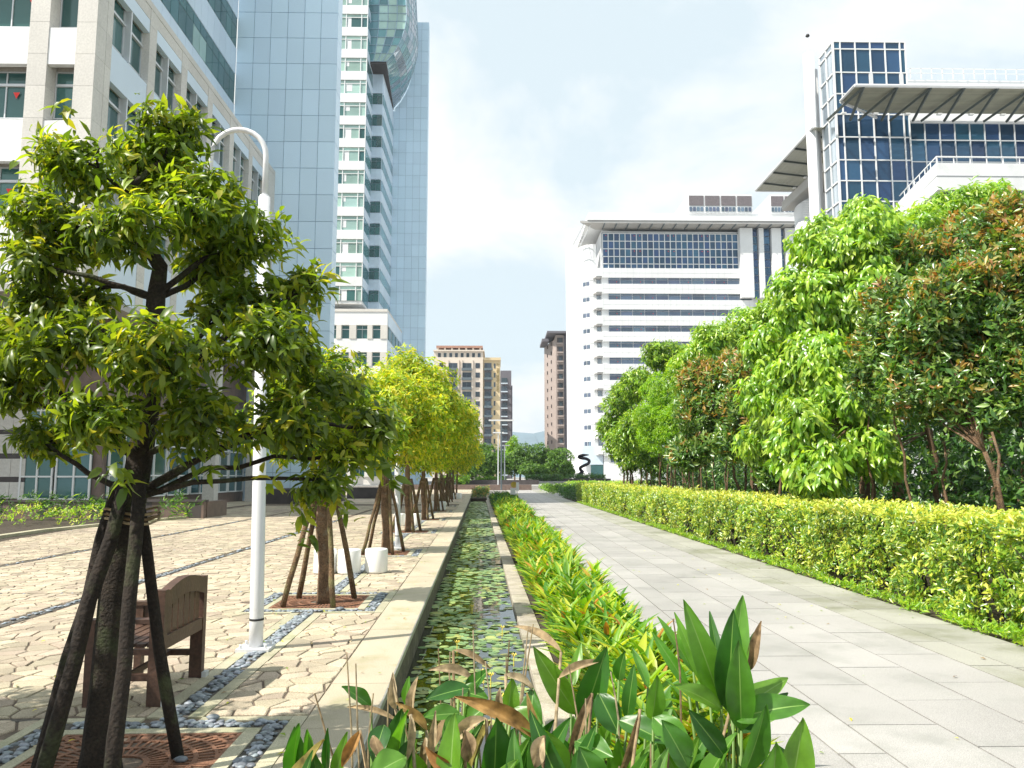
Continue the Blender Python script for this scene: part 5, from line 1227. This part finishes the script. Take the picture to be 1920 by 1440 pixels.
# hedge --------------------------------------------------------------------
hd = empty('hedge', (6.6, 32, 0), 'long clipped lime green hedge running beside the grey path', 'hedge')
def rosettes(n, f, ln, k, mats, ty):
    u_ = RNG.random((n, 3)); pos, out = f(u_); a = cluster_leaves(pos, out, k, ln, .42, .12, 1.1, .12, ty, .12); return a
HY0, HY1, HX0, HX1, HZ = 6.2, 56., 5.62, 7.7, 1.13
def edge_n(y): return .10 * np.sin(y * 1.7) + .06 * np.sin(y * 4.3 + 1) + .04 * np.sin(y * 9.1)
parts_ = []
for (ya, yb, dens, ln, k) in ((6.2, 10, 140, .09, 8), (10, 16, 110, .09, 7), (16, 27, 66, .095, 6), (27, 56, 34, .12, 5)):
    Ly = yb - ya
    nf = int(Ly * HZ * dens * 1.6); y = RNG.uniform(ya, yb, nf); z = RNG.uniform(.02, 1.0, nf) ** .95 * HZ; x = HX0 + edge_n(y) + np.abs(RNG.normal(0, .10, nf)) + .06 * np.sin(z * 9 + y * 3) + .05 * (1 - z / HZ)
    o = np.stack([-np.ones(nf), RNG.normal(-.1, .35, nf), RNG.normal(.35, .35, nf)], 1)
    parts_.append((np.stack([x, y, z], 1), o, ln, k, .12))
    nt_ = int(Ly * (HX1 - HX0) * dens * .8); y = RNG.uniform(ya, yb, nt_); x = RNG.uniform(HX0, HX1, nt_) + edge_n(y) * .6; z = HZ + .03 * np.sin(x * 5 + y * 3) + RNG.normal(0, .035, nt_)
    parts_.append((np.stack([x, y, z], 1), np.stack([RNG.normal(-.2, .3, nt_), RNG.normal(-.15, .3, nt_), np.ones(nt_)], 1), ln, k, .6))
    ni = int(Ly * 8); parts_.append((RNG.uniform([HX0 + .15, ya, .1], [HX1, yb, HZ - .1], (ni * 3, 3)), np.tile([[-.5, -.4, .5]], (ni * 3, 1)), ln * 1.3, 5, 0))
nfe = 500; parts_.append((np.stack([RNG.uniform(HX0, HX1, nfe), np.full(nfe, HY1) + RNG.normal(0, .06, nfe), RNG.uniform(.1, HZ, nfe)], 1), np.tile([[-.2, 1, .3]], (nfe, 1)), .1, 5, .3))
acc = []
for pos, out, ln, k, ty in parts_:
    out = out / np.linalg.norm(out, axis=1, keepdims=True); a = list(cluster_leaves(pos, out, k, ln, .40, .1, 1.05, .15, ty, .1)); acc.append(a)
acc = [np.concatenate([a[i] for a in acc]) for i in range(5)]
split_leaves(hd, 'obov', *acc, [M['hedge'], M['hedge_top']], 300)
b = MB()
for i in range(160):
    y = 6.3 + (i / 160) ** 1.6 * 48; x = 6.2 + random.uniform(-.3, .3)
    for q in range(2): limb(b, (x, y, -.03), (x - random.uniform(0, .5), y + random.uniform(-.3, .3), random.uniform(.6, 1.0)), .018, .006, .12, 5, 4)
b.build('hedge_stems', M['bark_moss_shaded'], hd, True, 'stuff')
# grass and weeds at the foot of the hedge
n = 3000; y = 7 + (RNG.random(n) ** 1.7) * 46; x = 5.29 + RNG.random(n) ** 1.6 * (.34 + .22 * np.sin(y * 1.1) * np.sin(y * .37)) - .04 * np.sin(y * 5)
q = np.stack([x, y, np.full(n, -.02)], 1); o = np.stack([RNG.normal(0, .5, n), RNG.normal(0, .5, n), np.ones(n)], 1); o /= np.linalg.norm(o, axis=1, keepdims=True)
a = list(cluster_leaves(q, o, 3, .085, .30, -.1, .8, .3, .3)); a[0][:, 2] = np.abs(a[0][:, 2]) + .01; g_ = leaf_cloud('grass', 'quad', *a, [M['fine'], M['hedge']], None, True, 'thin weedy grass strip along the right edge of the path', 'grass')

# ============================================================ PLANTING BY THE CANAL
# lily pads
pads = empty('water_lilies', P(-.1, 20, -.34), 'water lilies with floating round leaves and small yellow flowers on the canal', 'water plant')
def pad_mesh(n=14):
    b = MB(); pts = [(0, 0, 0)] + [(math.cos(t) * (1 - .03 * (k % 2)), math.sin(t), .0) for k, t in enumerate([.22 + (2 * math.pi - .44) * k / n for k in range(n + 1)])]
    b.v = pts; b.f = [[0, i, i + 1] for i in range(1, n + 1)]; b.mi = [0] * n; return b
pm = pad_mesh(); pmm = pm.mesh('lily_pad', M['pad'])
PS = []
for _ in range(5600):
    v = 5.5 + (random.random() ** 1.25) * 60; u = -.70 + random.random() * 1.22
    dens = .5 + .5 * math.sin(v * 1.3 + u * 3) * math.sin(v * .47 + 2) - (.35 if v < 9 and u > -.05 else 0) + (.25 if v > 14 else 0)
    if random.random() > dens + .18: continue
    PS.append((u, v, random.uniform(.03, .065) * (1 + v * .018)))
PS.sort(key=lambda a: (a[1] - 2) ** 1.5 / a[2])
b = MB()
for i, (u, v, r) in enumerate(PS):
    p = P(u, v, -.336 + random.uniform(0, .003)); t = random.uniform(0, 6.28)
    if i < 290:
        o = bpy.data.objects.new('lily_pad', pmm); COL.objects.link(o); o.location = p; o.scale = (r, r, r); o.rotation_euler = (random.gauss(0, .05), random.gauss(0, .05), t); o.parent = pads; o.matrix_parent_inverse = world_matrix_full(pads).inverted()
    else:
        k = len(b.v); c_, s_ = math.cos(t), math.sin(t); tx, ty_ = random.gauss(0, .06), random.gauss(0, .06)
        b.v += [(p.x + (x * c_ - y_ * s_) * r, p.y + (x * s_ + y_ * c_) * r, p.z + (x * tx + y_ * ty_) * r + .001) for x, y_, z in pm.v]; b.f += [[k + q for q in f] for f in pm.f]; b.mi += pm.mi
b.build('far_lily_pads', M['pad'], pads, False, 'stuff')
for u, v in ((.05, 8.2), (.12, 8.05), (.32, 6.9), (-.25, 9.6), (.3, 10.5), (-.1, 12.2), (.2, 7.3), (.38, 8.9)):
    f = MB(); p = P(u, v, -.335); f.tube([p, p + Vector((0, 0, .10))], .005, 5)
    for q in range(7): t = q * .9; f.poly([p + Vector((0, 0, .10)), p + Vector((.028 * math.cos(t - .3), .028 * math.sin(t - .3), .125)), p + Vector((.034 * math.cos(t), .034 * math.sin(t), .14)), p + Vector((.028 * math.cos(t + .3), .028 * math.sin(t + .3), .125))])
    f.build('lily_flower', M['flower'], pads)
# bedding plants with narrow upright leaves between the canal kerb and the path
def shoots(name, label, spots, h, ln, mats, k, young, cat='bedding plants', kind='full', aspect=.17):
    P_, R_, l_, w_, m_ = [], [], [], [], []
    for (p, hh) in spots:
        n = k; t = RNG.uniform(0, 2 * math.pi, n); z = RNG.uniform(.15, 1, n) * hh
        pos = np.stack([np.full(n, p.x) + RNG.normal(0, .015, n), np.full(n, p.y) + RNG.normal(0, .015, n), p.z + z], 1)
        up = RNG.uniform(.6, 2.2, n); d = np.stack([np.cos(t) - .12, np.sin(t) - .1, up], 1); d /= np.linalg.norm(d, axis=1, keepdims=True)
        ll = ln * RNG.uniform(.65, 1.25, n) * (hh / h) ** .5
        P_.append(pos); l_.append(ll); w_.append(ll * aspect * RNG.uniform(.8, 1.3, n)); m_.append((RNG.random(n) < young).astype(int)); R_.append(frames(d, np.stack([-np.cos(t), -np.sin(t), np.ones(n)], 1), .15))
    return leaf_cloud(name, kind, np.concatenate(P_), np.concatenate(R_), np.concatenate(l_), np.concatenate(w_), np.concatenate(m_), mats, None, True, label, cat)
spots = []; far_s = []
for _ in range(2300):
    v = 4.6 + (random.random() ** 1.2) * 61
    x1 = 1.40; p0 = P(.86, v); p = Vector((random.uniform(p0.x, x1), p0.y, -.30)); hh = random.uniform(.42, .66) * (.8 if p.x < p0.x + .2 else 1)
    (spots if v < 46 else far_s).append((p, hh))
spots += [(P(.86 + random.random() * .5, 4.6 + random.random() * 4, -.30), random.uniform(.4, .62)) for _ in range(120)]
shoots('bedding_plants', 'yellow green ginger like bedding plants filling the strip between canal and path', spots, .55, .30, [M['ginger'], M['ginger_red']], 14, .05)
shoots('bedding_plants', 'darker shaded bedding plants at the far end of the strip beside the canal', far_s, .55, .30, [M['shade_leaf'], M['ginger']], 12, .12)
# shrubs at the canal's end and beyond the path
def shrub_bed(label, x0, x1, y0, y1, z0, h, n, mats, ln=.18, name='shrub_bed'):
    q = RNG.uniform([x0, y0, 0], [x1, y1, 1], (n, 3)); q[:, 2] = z0 + np.sqrt(q[:, 2]) * h * (.8 + .25 * np.sin(q[:, 0] * 2.1) * np.sin(q[:, 1] * 1.3))
    o = np.stack([RNG.normal(-.2, .5, n), RNG.normal(-.4, .5, n), RNG.uniform(.3, 1, n)], 1); o /= np.linalg.norm(o, axis=1, keepdims=True)
    a = cluster_leaves(q, o, 6, ln, .34, .1, 1, .2, .25); return leaf_cloud(name, 'quad', *a, mats, None, False, label, 'shrubs')
b = MB(); b.box(-.70, .62, 67, 99, -.88, -.12, 0, Txy); b.build('canal_end_bed', M['soil'], None, kind='structure')
p = P(-.05, 80); shrub_bed('dark shrub box filling the canal channel where the water ends', P(-.7, 67).x, P(.6, 67).x, 67, 97, -.15, .75, 900, [M['shade_leaf'], M['photinia_red']], .17)
shrub_bed('darker green shrubs right of the path beyond the lime hedge', 5.4, 9.5, 57, 72, -.05, .95, 1300, [M['shade_leaf'], M['shade_leaf']], .22)
shrub_bed('green shrubs by the right corner where the path ends', 5.2, 10.5, 76, 98, -.05, .9, 1200, [M['far_leaf'], M['fine']], .24)
shrub_bed('low shrub hedge on the terrace, left of the far lamps', -3.2, 1.5, 128, 132, .45, 1.2, 500, [M['far_leaf'], M['fine']], .35)
shrub_bed('clipped dark hedge in front of the far trees, middle', 5.0, 11.5, 136, 139, .85, 1.2, 600, [M['shade_leaf'], M['far_leaf']], .3)
shrub_bed('clipped dark hedge near the foot of the sculpture', 12.6, 19.5, 142, 146, .85, 1.3, 600, [M['shade_leaf'], M['far_leaf']], .3)
shrub_bed('low yellow green border plants before the sculpture', 11, 26, 120, 126, .45, .45, 700, [M['fine'], M['hedge_top']], .3)
shrub_bed('low plants at the left foot of the far lamps', -8.5, -4, 118, 124, .45, 1.4, 500, [M['far_leaf'], M['fine']], .35)
# shrubs before the stone planter on the left
for i, (x, y) in enumerate([(-17.5, 31.8), (-16.2, 31.9), (-19.2, 31.7), (-21, 31.8), (-14.8, 32), (-12.6, 32.2)]):
    o = empty('leafy_shrub', (x, y, 0), ['dark frond leaved shrub against the brown granite planter, far left', 'dark frond leaved shrub against the planter, middle', 'dark shrub at the left picture edge before the planter', 'shrub standing left of the picture edge by the planter', 'frond leaved shrub nearest the dark tree trunk', 'narrow leaved shrub just right of the dark tree trunk, by the planter end'][i], 'shrub', 'shrubs before the granite planter')
    sp_ = []
    n = 26; q = np.array([[x, y, 0]]) + RNG.uniform([-.7, -.4, .1], [.7, .4, .95], (n, 3)); a = cluster_leaves(q, np.tile([[0, -.4, .8]], (n, 1)), 9, .3, .13, -.1, .9, .2, .1); c = leaf_cloud('foliage', 'quad', *a, [M['shade_leaf'], M['fine']], o)
shrub_bed('yellow flowering low shrubs along the curved edge of the plaza, far left', -17.5, -13.6, 27.5, 31.0, 0, .75, 170, [M['fine'], M['hedge_top']], .13)
bd = MB(); bd.prism([(-30, 19.0), (-12.9, 21.0), (-13.7, 27), (-13.2, 33.1), (-30, 33.1)], -.05, .004); structure('planting_bed', bd, M['soil'])
b = MB()
ed = [(-22, 19.3), (-17, 20.0), (-13.6, 21.6), (-13.9, 25), (-13.5, 29), (-12.6, 33)]
for i in range(len(ed) - 1):
    a, c = Vector((*ed[i], 0)), Vector((*ed[i + 1], 0)); d = (c - a).normalized(); nrm = Vector((-d.y, d.x, 0)) * .12
    b.prism([(a - nrm).to_tuple()[:2], (c - nrm).to_tuple()[:2], (c + nrm).to_tuple()[:2], (a + nrm).to_tuple()[:2]], -.05, .09)
structure('plaza_edge_kerb', b, M['border'])
# round-headed trees beyond the terrace
FT = [(885, 862, 165, 32, 30, 'leafy tree behind the end of the canal tree row'), (925, 866, 160, 40, 30, 'dark round tree behind the far lamps'), (965, 845, 190, 16, 26, 'pale pointed tree rising above the far dark trees'), (975, 863, 165, 40, 28, 'broad dark tree in the middle of the far group'), (1020, 860, 165, 42, 30, 'broad dark tree at the right of the far group'), (1048, 868, 160, 26, 28, 'small tree next to the white office wall'), (900, 850, 185, 22, 20, 'green crown in front of the cream apartments'), (1000, 880, 150, 30, 10, 'low spreading tree before the far dark group'), (1062, 880, 150, 14, 16, 'little green tree at the foot of the white office')]
for i, (px, py, D, rx, rz, lab) in enumerate(FT):
    c = at(px, py, D); z0 = .45; s_ = D / 1500
    bls = [(c, (rx * s_, rx * s_ * .8, rz * s_ * 1.15)), (c + Vector((-rx * s_ * .45, -1, -rz * s_ * .3)), (rx * s_ * .6, 1.8, rz * s_ * .6)), (c + Vector((rx * s_ * .45, -1, -rz * s_ * .3)), (rx * s_ * .6, 1.8, rz * s_ * .6))]
    bush_tree('round_tree', lab, 'tree', [((c.x, D, .4), (c.x, D, max(1.5, c.z - rz * s_ * .3)))], bls, 3.0, 8, .46, .5, [M['fine'] if 'pale' in lab else M['far_leaf'], M['far_leaf'] if 'pale' not in lab else M['ficus']], 'round trees at the end of the plaza', 'quad', .2, 0, .3, 0, 10, (.22, .12))
# small palm by the brown tower
c = at(1054, 845, 175); pt = empty('palm_tree', (c.x, c.y, .85), 'small drooping palm in front of the brown apartment tower', 'palm tree')
b = MB(); b.tube([(c.x, c.y, .85), (c.x + .1, c.y, c.z)], [.25, .16], 8); b.build('trunk', M['bark'], pt, True)
for k in range(16):
    t = k * 2.4; b = MB(); L_ = 3.6
    for j in range(8):
        s0, s1 = j / 8, (j + 1) / 8; f_ = lambda s: c + Vector((math.cos(t) * L_ * s * .8, math.sin(t) * L_ * s * .8, (1.2 + (k % 4) * .3) * s * 1.6 - 4.0 * s * s)); a0, a1 = f_(s0), f_(s1); sd = Vector((-math.sin(t), math.cos(t), 0)) * .28 * (1 - abs(s0 - .4)); dn = Vector((0, 0, -.3))
        b.poly([a0, a1, a1 + sd + dn]); b.poly([a0, a1 - sd + dn, a1])
    b.build('frond', M['far_leaf'], pt)

# ============================================================ FOREGROUND BROAD-LEAVED PLANTS
def blade(mb, A, B_, wd, nrm, sag=.0, fold=.18, curl=0., seg=10, tipn=.0, mi=0, rib=1, side=None):
    """a broad leaf from base A to tip B_: pointed ellipse, folded along a pale midrib"""
    A, B_ = Vector(A), Vector(B_); d = B_ - A; L_ = d.length; n = Vector(nrm).normalized(); s = d.cross(n).normalized(); n = s.cross(d).normalized()
    k0 = len(mb.v); cols_ = (-1, -.86, -.72, -.58, -.44, -.30, -.17, -.04, .04, .17, .30, .44, .58, .72, .86, 1); wd = wd * .86
    for i in range(seg + 1):
        t = i / seg; w_ = wd * .5 * (math.sin(math.pi * min(1, t ** .78)) ** .75) if 0 < t < 1 else .002
        c = A + d * t + n * (sag * L_ * 4 * t * (1 - t)) + n * (-tipn * L_ * t ** 4); a = curl * (t - .3)
        s2 = s * math.cos(a) + n * math.sin(a); n2 = n * math.cos(a) - s * math.sin(a)
        for iq, q in enumerate(cols_):
            wav = .05 * wd * math.sin(t * 11 + q * 3) * abs(q) + (.014 * wd if iq % 2 else 0)
            mb.v.append(tuple(c + s2 * (w_ * q) + n2 * (abs(q) ** 1.3 * w_ * fold * 2 + wav)))
    for i in range(seg):
        for j in range(15):
            a_ = k0 + i * 16 + j; mb.f.append([a_, a_ + 1, a_ + 17, a_ + 16]); mb.mi.append(rib if j == 7 else mi)
def cam_n(p, k=.5, up=.6):
    v = (Vector((0, 0, CZ)) - Vector(p)).normalized(); return (v * k + Vector((-.3, -.15, 1)) * up + Vector((random.uniform(-.25, .25), random.uniform(-.25, .25), 0)))
# leaves read off the picture: (tip x, tip y, base x, base y, distance tip, distance base, width m, colour)
GA = [ # tall clump on the right
 (1281, 1124, 1352, 1322, 2.95, 3.0, .105, 'canna'), (1392, 1116, 1368, 1300, 3.05, 3.0, .10, 'canna_young'), (1376, 1142, 1366, 1335, 2.9, 2.98, .115, 'canna'), (1330, 1146, 1350, 1268, 3.1, 3.0, .045, 'canna'),
 (1264, 1148, 1330, 1300, 3.1, 3.05, .05, 'canna_young'), (1232, 1156, 1300, 1260, 3.15, 3.1, .045, 'canna_young'), (1222, 1184, 1290, 1290, 3.1, 3.05, .05, 'canna_young'), (1414, 1186, 1380, 1290, 3.1, 3.0, .05, 'canna'),
 (1519, 1322, 1375, 1350, 2.85, 2.9, .115, 'canna'), (1478, 1272, 1372, 1345, 3.0, 2.95, .10, 'canna'), (1478, 1300, 1385, 1375, 3.05, 2.95, .08, 'canna'), (1262, 1285, 1352, 1330, 2.9, 2.95, .085, 'canna'), (1436, 1320, 1395, 1450, 2.7, 2.75, .095, 'canna'), (1385, 1200, 1390, 1370, 2.85, 2.9, .11, 'canna'),
 (1505, 1345, 1480, 1490, 2.6, 2.65, .115, 'canna'), (1455, 1390, 1440, 1520, 2.4, 2.5, .11, 'canna'), (1290, 1330, 1360, 1420, 2.7, 2.75, .08, 'canna')]
GB = [ # middle
 (1138, 1212, 1092, 1355, 2.9, 2.95, .11, 'canna'), (1000, 1212, 1082, 1340, 2.95, 3.0, .095, 'canna'), (1162, 1380, 1122, 1300, 2.8, 2.85, .10, 'canna'), (1232, 1265, 1222, 1350, 2.8, 2.85, .075, 'canna'), (1190, 1245, 1176, 1350, 3.0, 3.0, .06, 'canna'), (1172, 1222, 1160, 1275, 3.05, 3.1, .06, 'canna'),
 (1185, 1215, 1215, 1290, 3.2, 3.1, .045, 'canna_young'), (1090, 1205, 1070, 1290, 3.3, 3.2, .05, 'canna_young'), (1300, 1420, 1225, 1345, 2.6, 2.7, .10, 'canna'), (1262, 1400, 1160, 1350, 2.7, 2.8, .09, 'canna'), (1150, 1420, 1080, 1390, 2.5, 2.6, .09, 'canna'), (1010, 1365, 1060, 1450, 2.5, 2.55, .085, 'canna'), (1000, 1290, 995, 1390, 2.8, 2.75, .10, 'canna'), (1240, 1350, 1290, 1440, 2.6, 2.6, .1, 'canna'), (1085, 1400, 1120, 1480, 2.4, 2.4, .1, 'canna')]
GC = [ # left, over the canal end and coping
 (640, 1288, 696, 1326, 2.75, 2.8, .062, 'canna'), (552, 1362, 556, 1490, 2.45, 2.5, .085, 'canna'), (755, 1328, 735, 1440, 2.55, 2.6, .085, 'canna'), (918, 1255, 872, 1302, 2.8, 2.85, .06, 'canna'), (798, 1312, 880, 1290, 2.7, 2.75, .07, 'canna'), (792, 1345, 862, 1338, 2.6, 2.65, .065, 'canna'), (915, 1310, 860, 1295, 2.8, 2.8, .07, 'canna'), (652, 1372, 628, 1470, 2.45, 2.5, .05, 'canna'), (768, 1268, 760, 1320, 2.8, 2.8, .035, 'canna_young'),
 (930, 1345, 925, 1470, 2.5, 2.55, .115, 'canna'), (830, 1400, 880, 1350, 2.5, 2.55, .1, 'canna'), (700, 1430, 720, 1360, 2.4, 2.5, .07, 'canna'), (870, 1360, 905, 1330, 2.7, 2.7, .08, 'canna'), (960, 1270, 950, 1350, 2.8, 2.8, .07, 'canna'), (1020, 1380, 960, 1330, 2.6, 2.65, .08, 'canna'), (615, 1365, 612, 1450, 2.45, 2.5, .03, 'canna'), (690, 1460, 760, 1420, 2.3, 2.35, .09, 'canna')]
DRY = [(1428, 1165, 1404, 1258, 3.0, 3.0, .062, 'dry'), (1130, 1234, 1048, 1272, 2.9, 2.9, .05, 'dry'), (962, 1168, 1052, 1222, 3.1, 3.0, .055, 'dry'), (922, 1250, 850, 1220, 2.9, 2.9, .04, 'dry'), (805, 1252, 886, 1274, 2.85, 2.85, .055, 'dry'), (1008, 1300, 948, 1264, 2.8, 2.8, .05, 'dry'), (858, 1298, 1008, 1392, 2.6, 2.6, .085, 'dry_orange'), (832, 1395, 912, 1348, 2.5, 2.5, .065, 'dry'), (745, 1315, 800, 1370, 2.6, 2.6, .05, 'dry_orange'), (782, 1270, 770, 1340, 2.7, 2.7, .05, 'dry'), (650, 1320, 745, 1352, 2.65, 2.6, .03, 'dry'), (800, 1400, 842, 1450, 2.4, 2.4, .06, 'dry_orange'), (640, 1440, 675, 1370, 2.4, 2.4, .05, 'dry_orange'), (990, 1300, 1008, 1390, 2.6, 2.6, .045, 'dry_orange'), (940, 1290, 932, 1330, 2.7, 2.7, .04, 'dry'), (1412, 1288, 1375, 1310, 2.9, 2.9, .05, 'dry_orange'), (1062, 1440, 1110, 1300, 2.7, 2.7, .05, 'dry'), (735, 1262, 742, 1330, 2.75, 2.75, .05, 'dry'), (880, 1430, 870, 1370, 2.4, 2.4, .07, 'dry'), (720, 1440, 700, 1380, 2.35, 2.4, .05, 'dry'), (1000, 1440, 1020, 1380, 2.4, 2.4, .07, 'dry'), (1160, 1470, 1200, 1330, 2.7, 2.6, .04, 'dry'), (812, 1335, 815, 1430, 2.5, 2.5, .04, 'dry'), (764, 1430, 770, 1340, 2.5, 2.5, .04, 'dry')]
def plant(label, base, leaves, group, extra_n, spread_px, rng_d):
    root = empty('broad_leaved_plant', base, label, 'plant', group)
    for (tx, ty_, bx, by, Dt, Db, wd, mk) in leaves:
        A, B_ = at(bx, by, Db), at(tx, ty_, Dt); b = MB(); dry = mk.startswith('dry')
        n_ = (Vector((0, -1, .25)) + Vector((random.uniform(-.4, .4), 0, random.uniform(-.1, .4)))) if not dry else Vector((random.uniform(-.6, .6), -1, random.uniform(.1, .8)))
        if abs(tx - bx) > abs(ty_ - by): n_ = Vector((random.uniform(-.2, .2), -.7, .8))
        blade(b, A, B_, wd * (1.05 if not dry else .74), n_, random.uniform(.02, .07) * (1.6 if dry else 1), .20 if not dry else .55, random.uniform(-.35, .35) * (4 if dry else 1), 12, .0 if not dry else .1, 0, 1 if not dry else 0)
        b.build('leaf' if not dry else 'dry_leaf', [M[mk], M['rib']], root, True)
        b = MB(); g = Vector((A.x * .55 + base[0] * .45 + random.uniform(-.06, .06), A.y * .6 + base[1] * .4, base[2])); mid = A.lerp(g, .5) + Vector((0, .02, .05)); b.tube([g, mid, A], [.008, .007, .005], 5); b.build('stem', M['stem'] if not dry else M['dry'], root, True)
    for _ in range(extra_n):
        px = random.uniform(*spread_px); D = random.uniform(*rng_d); py = random.uniform(1330, 1560); B_ = at(px, py, D); h = random.uniform(.22, .36); t = random.uniform(0, 6.28)
        A = B_ + Vector((math.cos(t) * h * .45, math.sin(t) * h * .3 + .05, -h * .85)); b = MB(); blade(b, A, B_, random.uniform(.06, .10), cam_n(B_), random.uniform(.0, .12), .2, random.uniform(-.4, .4), 9)
        mk = 'canna' if random.random() < .86 else random.choice(['dry', 'dry_orange', 'canna_young']); b.build('leaf' if mk[:3] != 'dry' else 'dry_leaf', [M[mk], M['rib'] if mk[:3] != 'dry' else M[mk]], root, True)
        b = MB(); g = Vector((A.x * .8 + base[0] * .2, A.y, base[2])); b.tube([g, A], [.007, .005], 5); b.build('stem', M['stem'], root, True)
    return root
PG = 'broad leaved plants in the foreground'
plant('tall clump of upright broad green leaves in front of the grey path, lower right', (.88, 3.0, -.3), GA, PG, 44, (1190, 1500), (2.5, 3.1))
plant('broad leaved green clump at the bottom centre in front of the bedding strip', (.35, 2.9, -.3), GB, PG, 60, (960, 1300), (2.5, 3.2))
plant('broad leaved clump at the end of the canal, lower left of centre', (-.22, 2.8, -.3), GC, PG, 60, (690, 1020), (2.4, 3.0))
pl_ = plant('withered brown and tan leaves hanging among the green clumps at the bottom', (0., 2.8, -.3), DRY, PG, 0, (0, 0), (0, 0))
plant('small green clump beside the coping at the bottom left', (-.62, 2.5, -.2), [(585, 1400, 600, 1480, 2.4, 2.45, .04, 'canna')], PG, 6, (560, 700), (2.3, 2.5))
# thin dry flower stalks
st = empty('dry_stalks', (0, 2.8, -.3), 'thin bare dry flower stalks standing among the broad leaves', 'plant stalks')
for (tx, ty_, bx, by, D) in [(887, 1182, 905, 1480, 2.8), (822, 1216, 842, 1500, 2.9), (990, 1180, 965, 1400, 2.9), (1000, 1170, 975, 1340, 3.0), (955, 1200, 935, 1400, 2.9), (949, 1230, 948, 1420, 2.9), (650, 1225, 662, 1500, 2.6), (667, 1244, 676, 1500, 2.6), (910, 1240, 922, 1420, 2.7), (868, 1290, 860, 1440, 2.7), (1066, 1245, 1100, 1480, 2.7), (700, 1300, 690, 1480, 2.5), (728, 1290, 722, 1480, 2.5), (590, 1300, 640, 1470, 2.5), (844, 1222, 846, 1310, 2.9), (1098, 1310, 1098, 1470, 2.6), (1220, 1395, 1222, 1500, 2.5), (1145, 1260, 1160, 1350, 2.8), (735, 1265, 770, 1400, 2.7), (1262, 1160, 1275, 1260, 3.0)]:
    b = MB(); a, c = at(tx, ty_, D), at(bx, by, D); b.tube([a, a.lerp(c, .5) + Vector((random.uniform(-.008, .008), 0, 0)), c, c + Vector((0, 0, -.2))], [.0022, .0032, .004, .004], 5); b.build('stalk', M['dry'], st)
# loose stones on the near pebble ring
for (u, v, s_) in ((-1.86, 5.93, .05), (-1.78, 5.1, .045), (-2.35, 4.75, .04), (-1.77, 10.56, .06)):
    o = bpy.data.objects.new('loose_stone', PM[1]); COL.objects.link(o); o.location = P(u, v, .02 if v > 5.5 else .015); o.scale = (s_, s_, s_); tag(o, {5.93: 'rounded grey stone lying on the pale border above the pebbles', 5.1: 'flat grey stone lying on the nearest iron grate, right side', 4.75: 'small pale stone on the nearest iron grate, left side', 10.56: 'rounded stone beside the front edge of the second grate'}[v], 'stone')
# fallen leaves scattered on the paving
n = 260; v = RNG.uniform(4.3, 22, n); u = RNG.uniform(-4.5, -.76, n); q = np.array([tuple(P(a_, c_, .012)) for a_, c_ in zip(u, v)]); t = RNG.uniform(0, 6.28, n)
q2 = np.stack([RNG.uniform(1.5, 5.25, 90), RNG.uniform(4.5, 20, 90), np.full(90, .012)], 1); q = np.concatenate([q, q2]); t = np.concatenate([t, RNG.uniform(0, 6.28, 90)])
fl_ = RNG.uniform(.03, .065, len(q)); leaf_cloud('fallen_leaves', 'quad', q, frames(np.stack([np.cos(t), np.sin(t), RNG.normal(0, .1, len(q))], 1), np.tile([[0, 0, 1.]], (len(q), 1)), .15), fl_, fl_ * .45, RNG.integers(0, 2, len(q)), [M['dry'], M['row']], None, True, 'small dry and yellow fallen leaves scattered over the paving', 'fallen leaves')
# thin summer haze for the distance
hz = MB(); hz.box(-2100, 2100, -40, 3400, -2, 230); hb = link('haze', hz.mesh('haze', []), None); hb['kind'] = 'stuff'
hm = bpy.data.materials.new('haze'); hm.use_nodes = True; t_ = hm.node_tree; t_.nodes.clear(); pv = t_.nodes.new('ShaderNodeVolumePrincipled'); ho = t_.nodes.new('ShaderNodeOutputMaterial')
pv.inputs['Color'].default_value = (.80, .90, 1, 1); pv.inputs['Density'].default_value = .00018; pv.inputs['Anisotropy'].default_value = .1; t_.links.new(pv.outputs[0], ho.inputs['Volume']); hb.data.materials.append(hm)
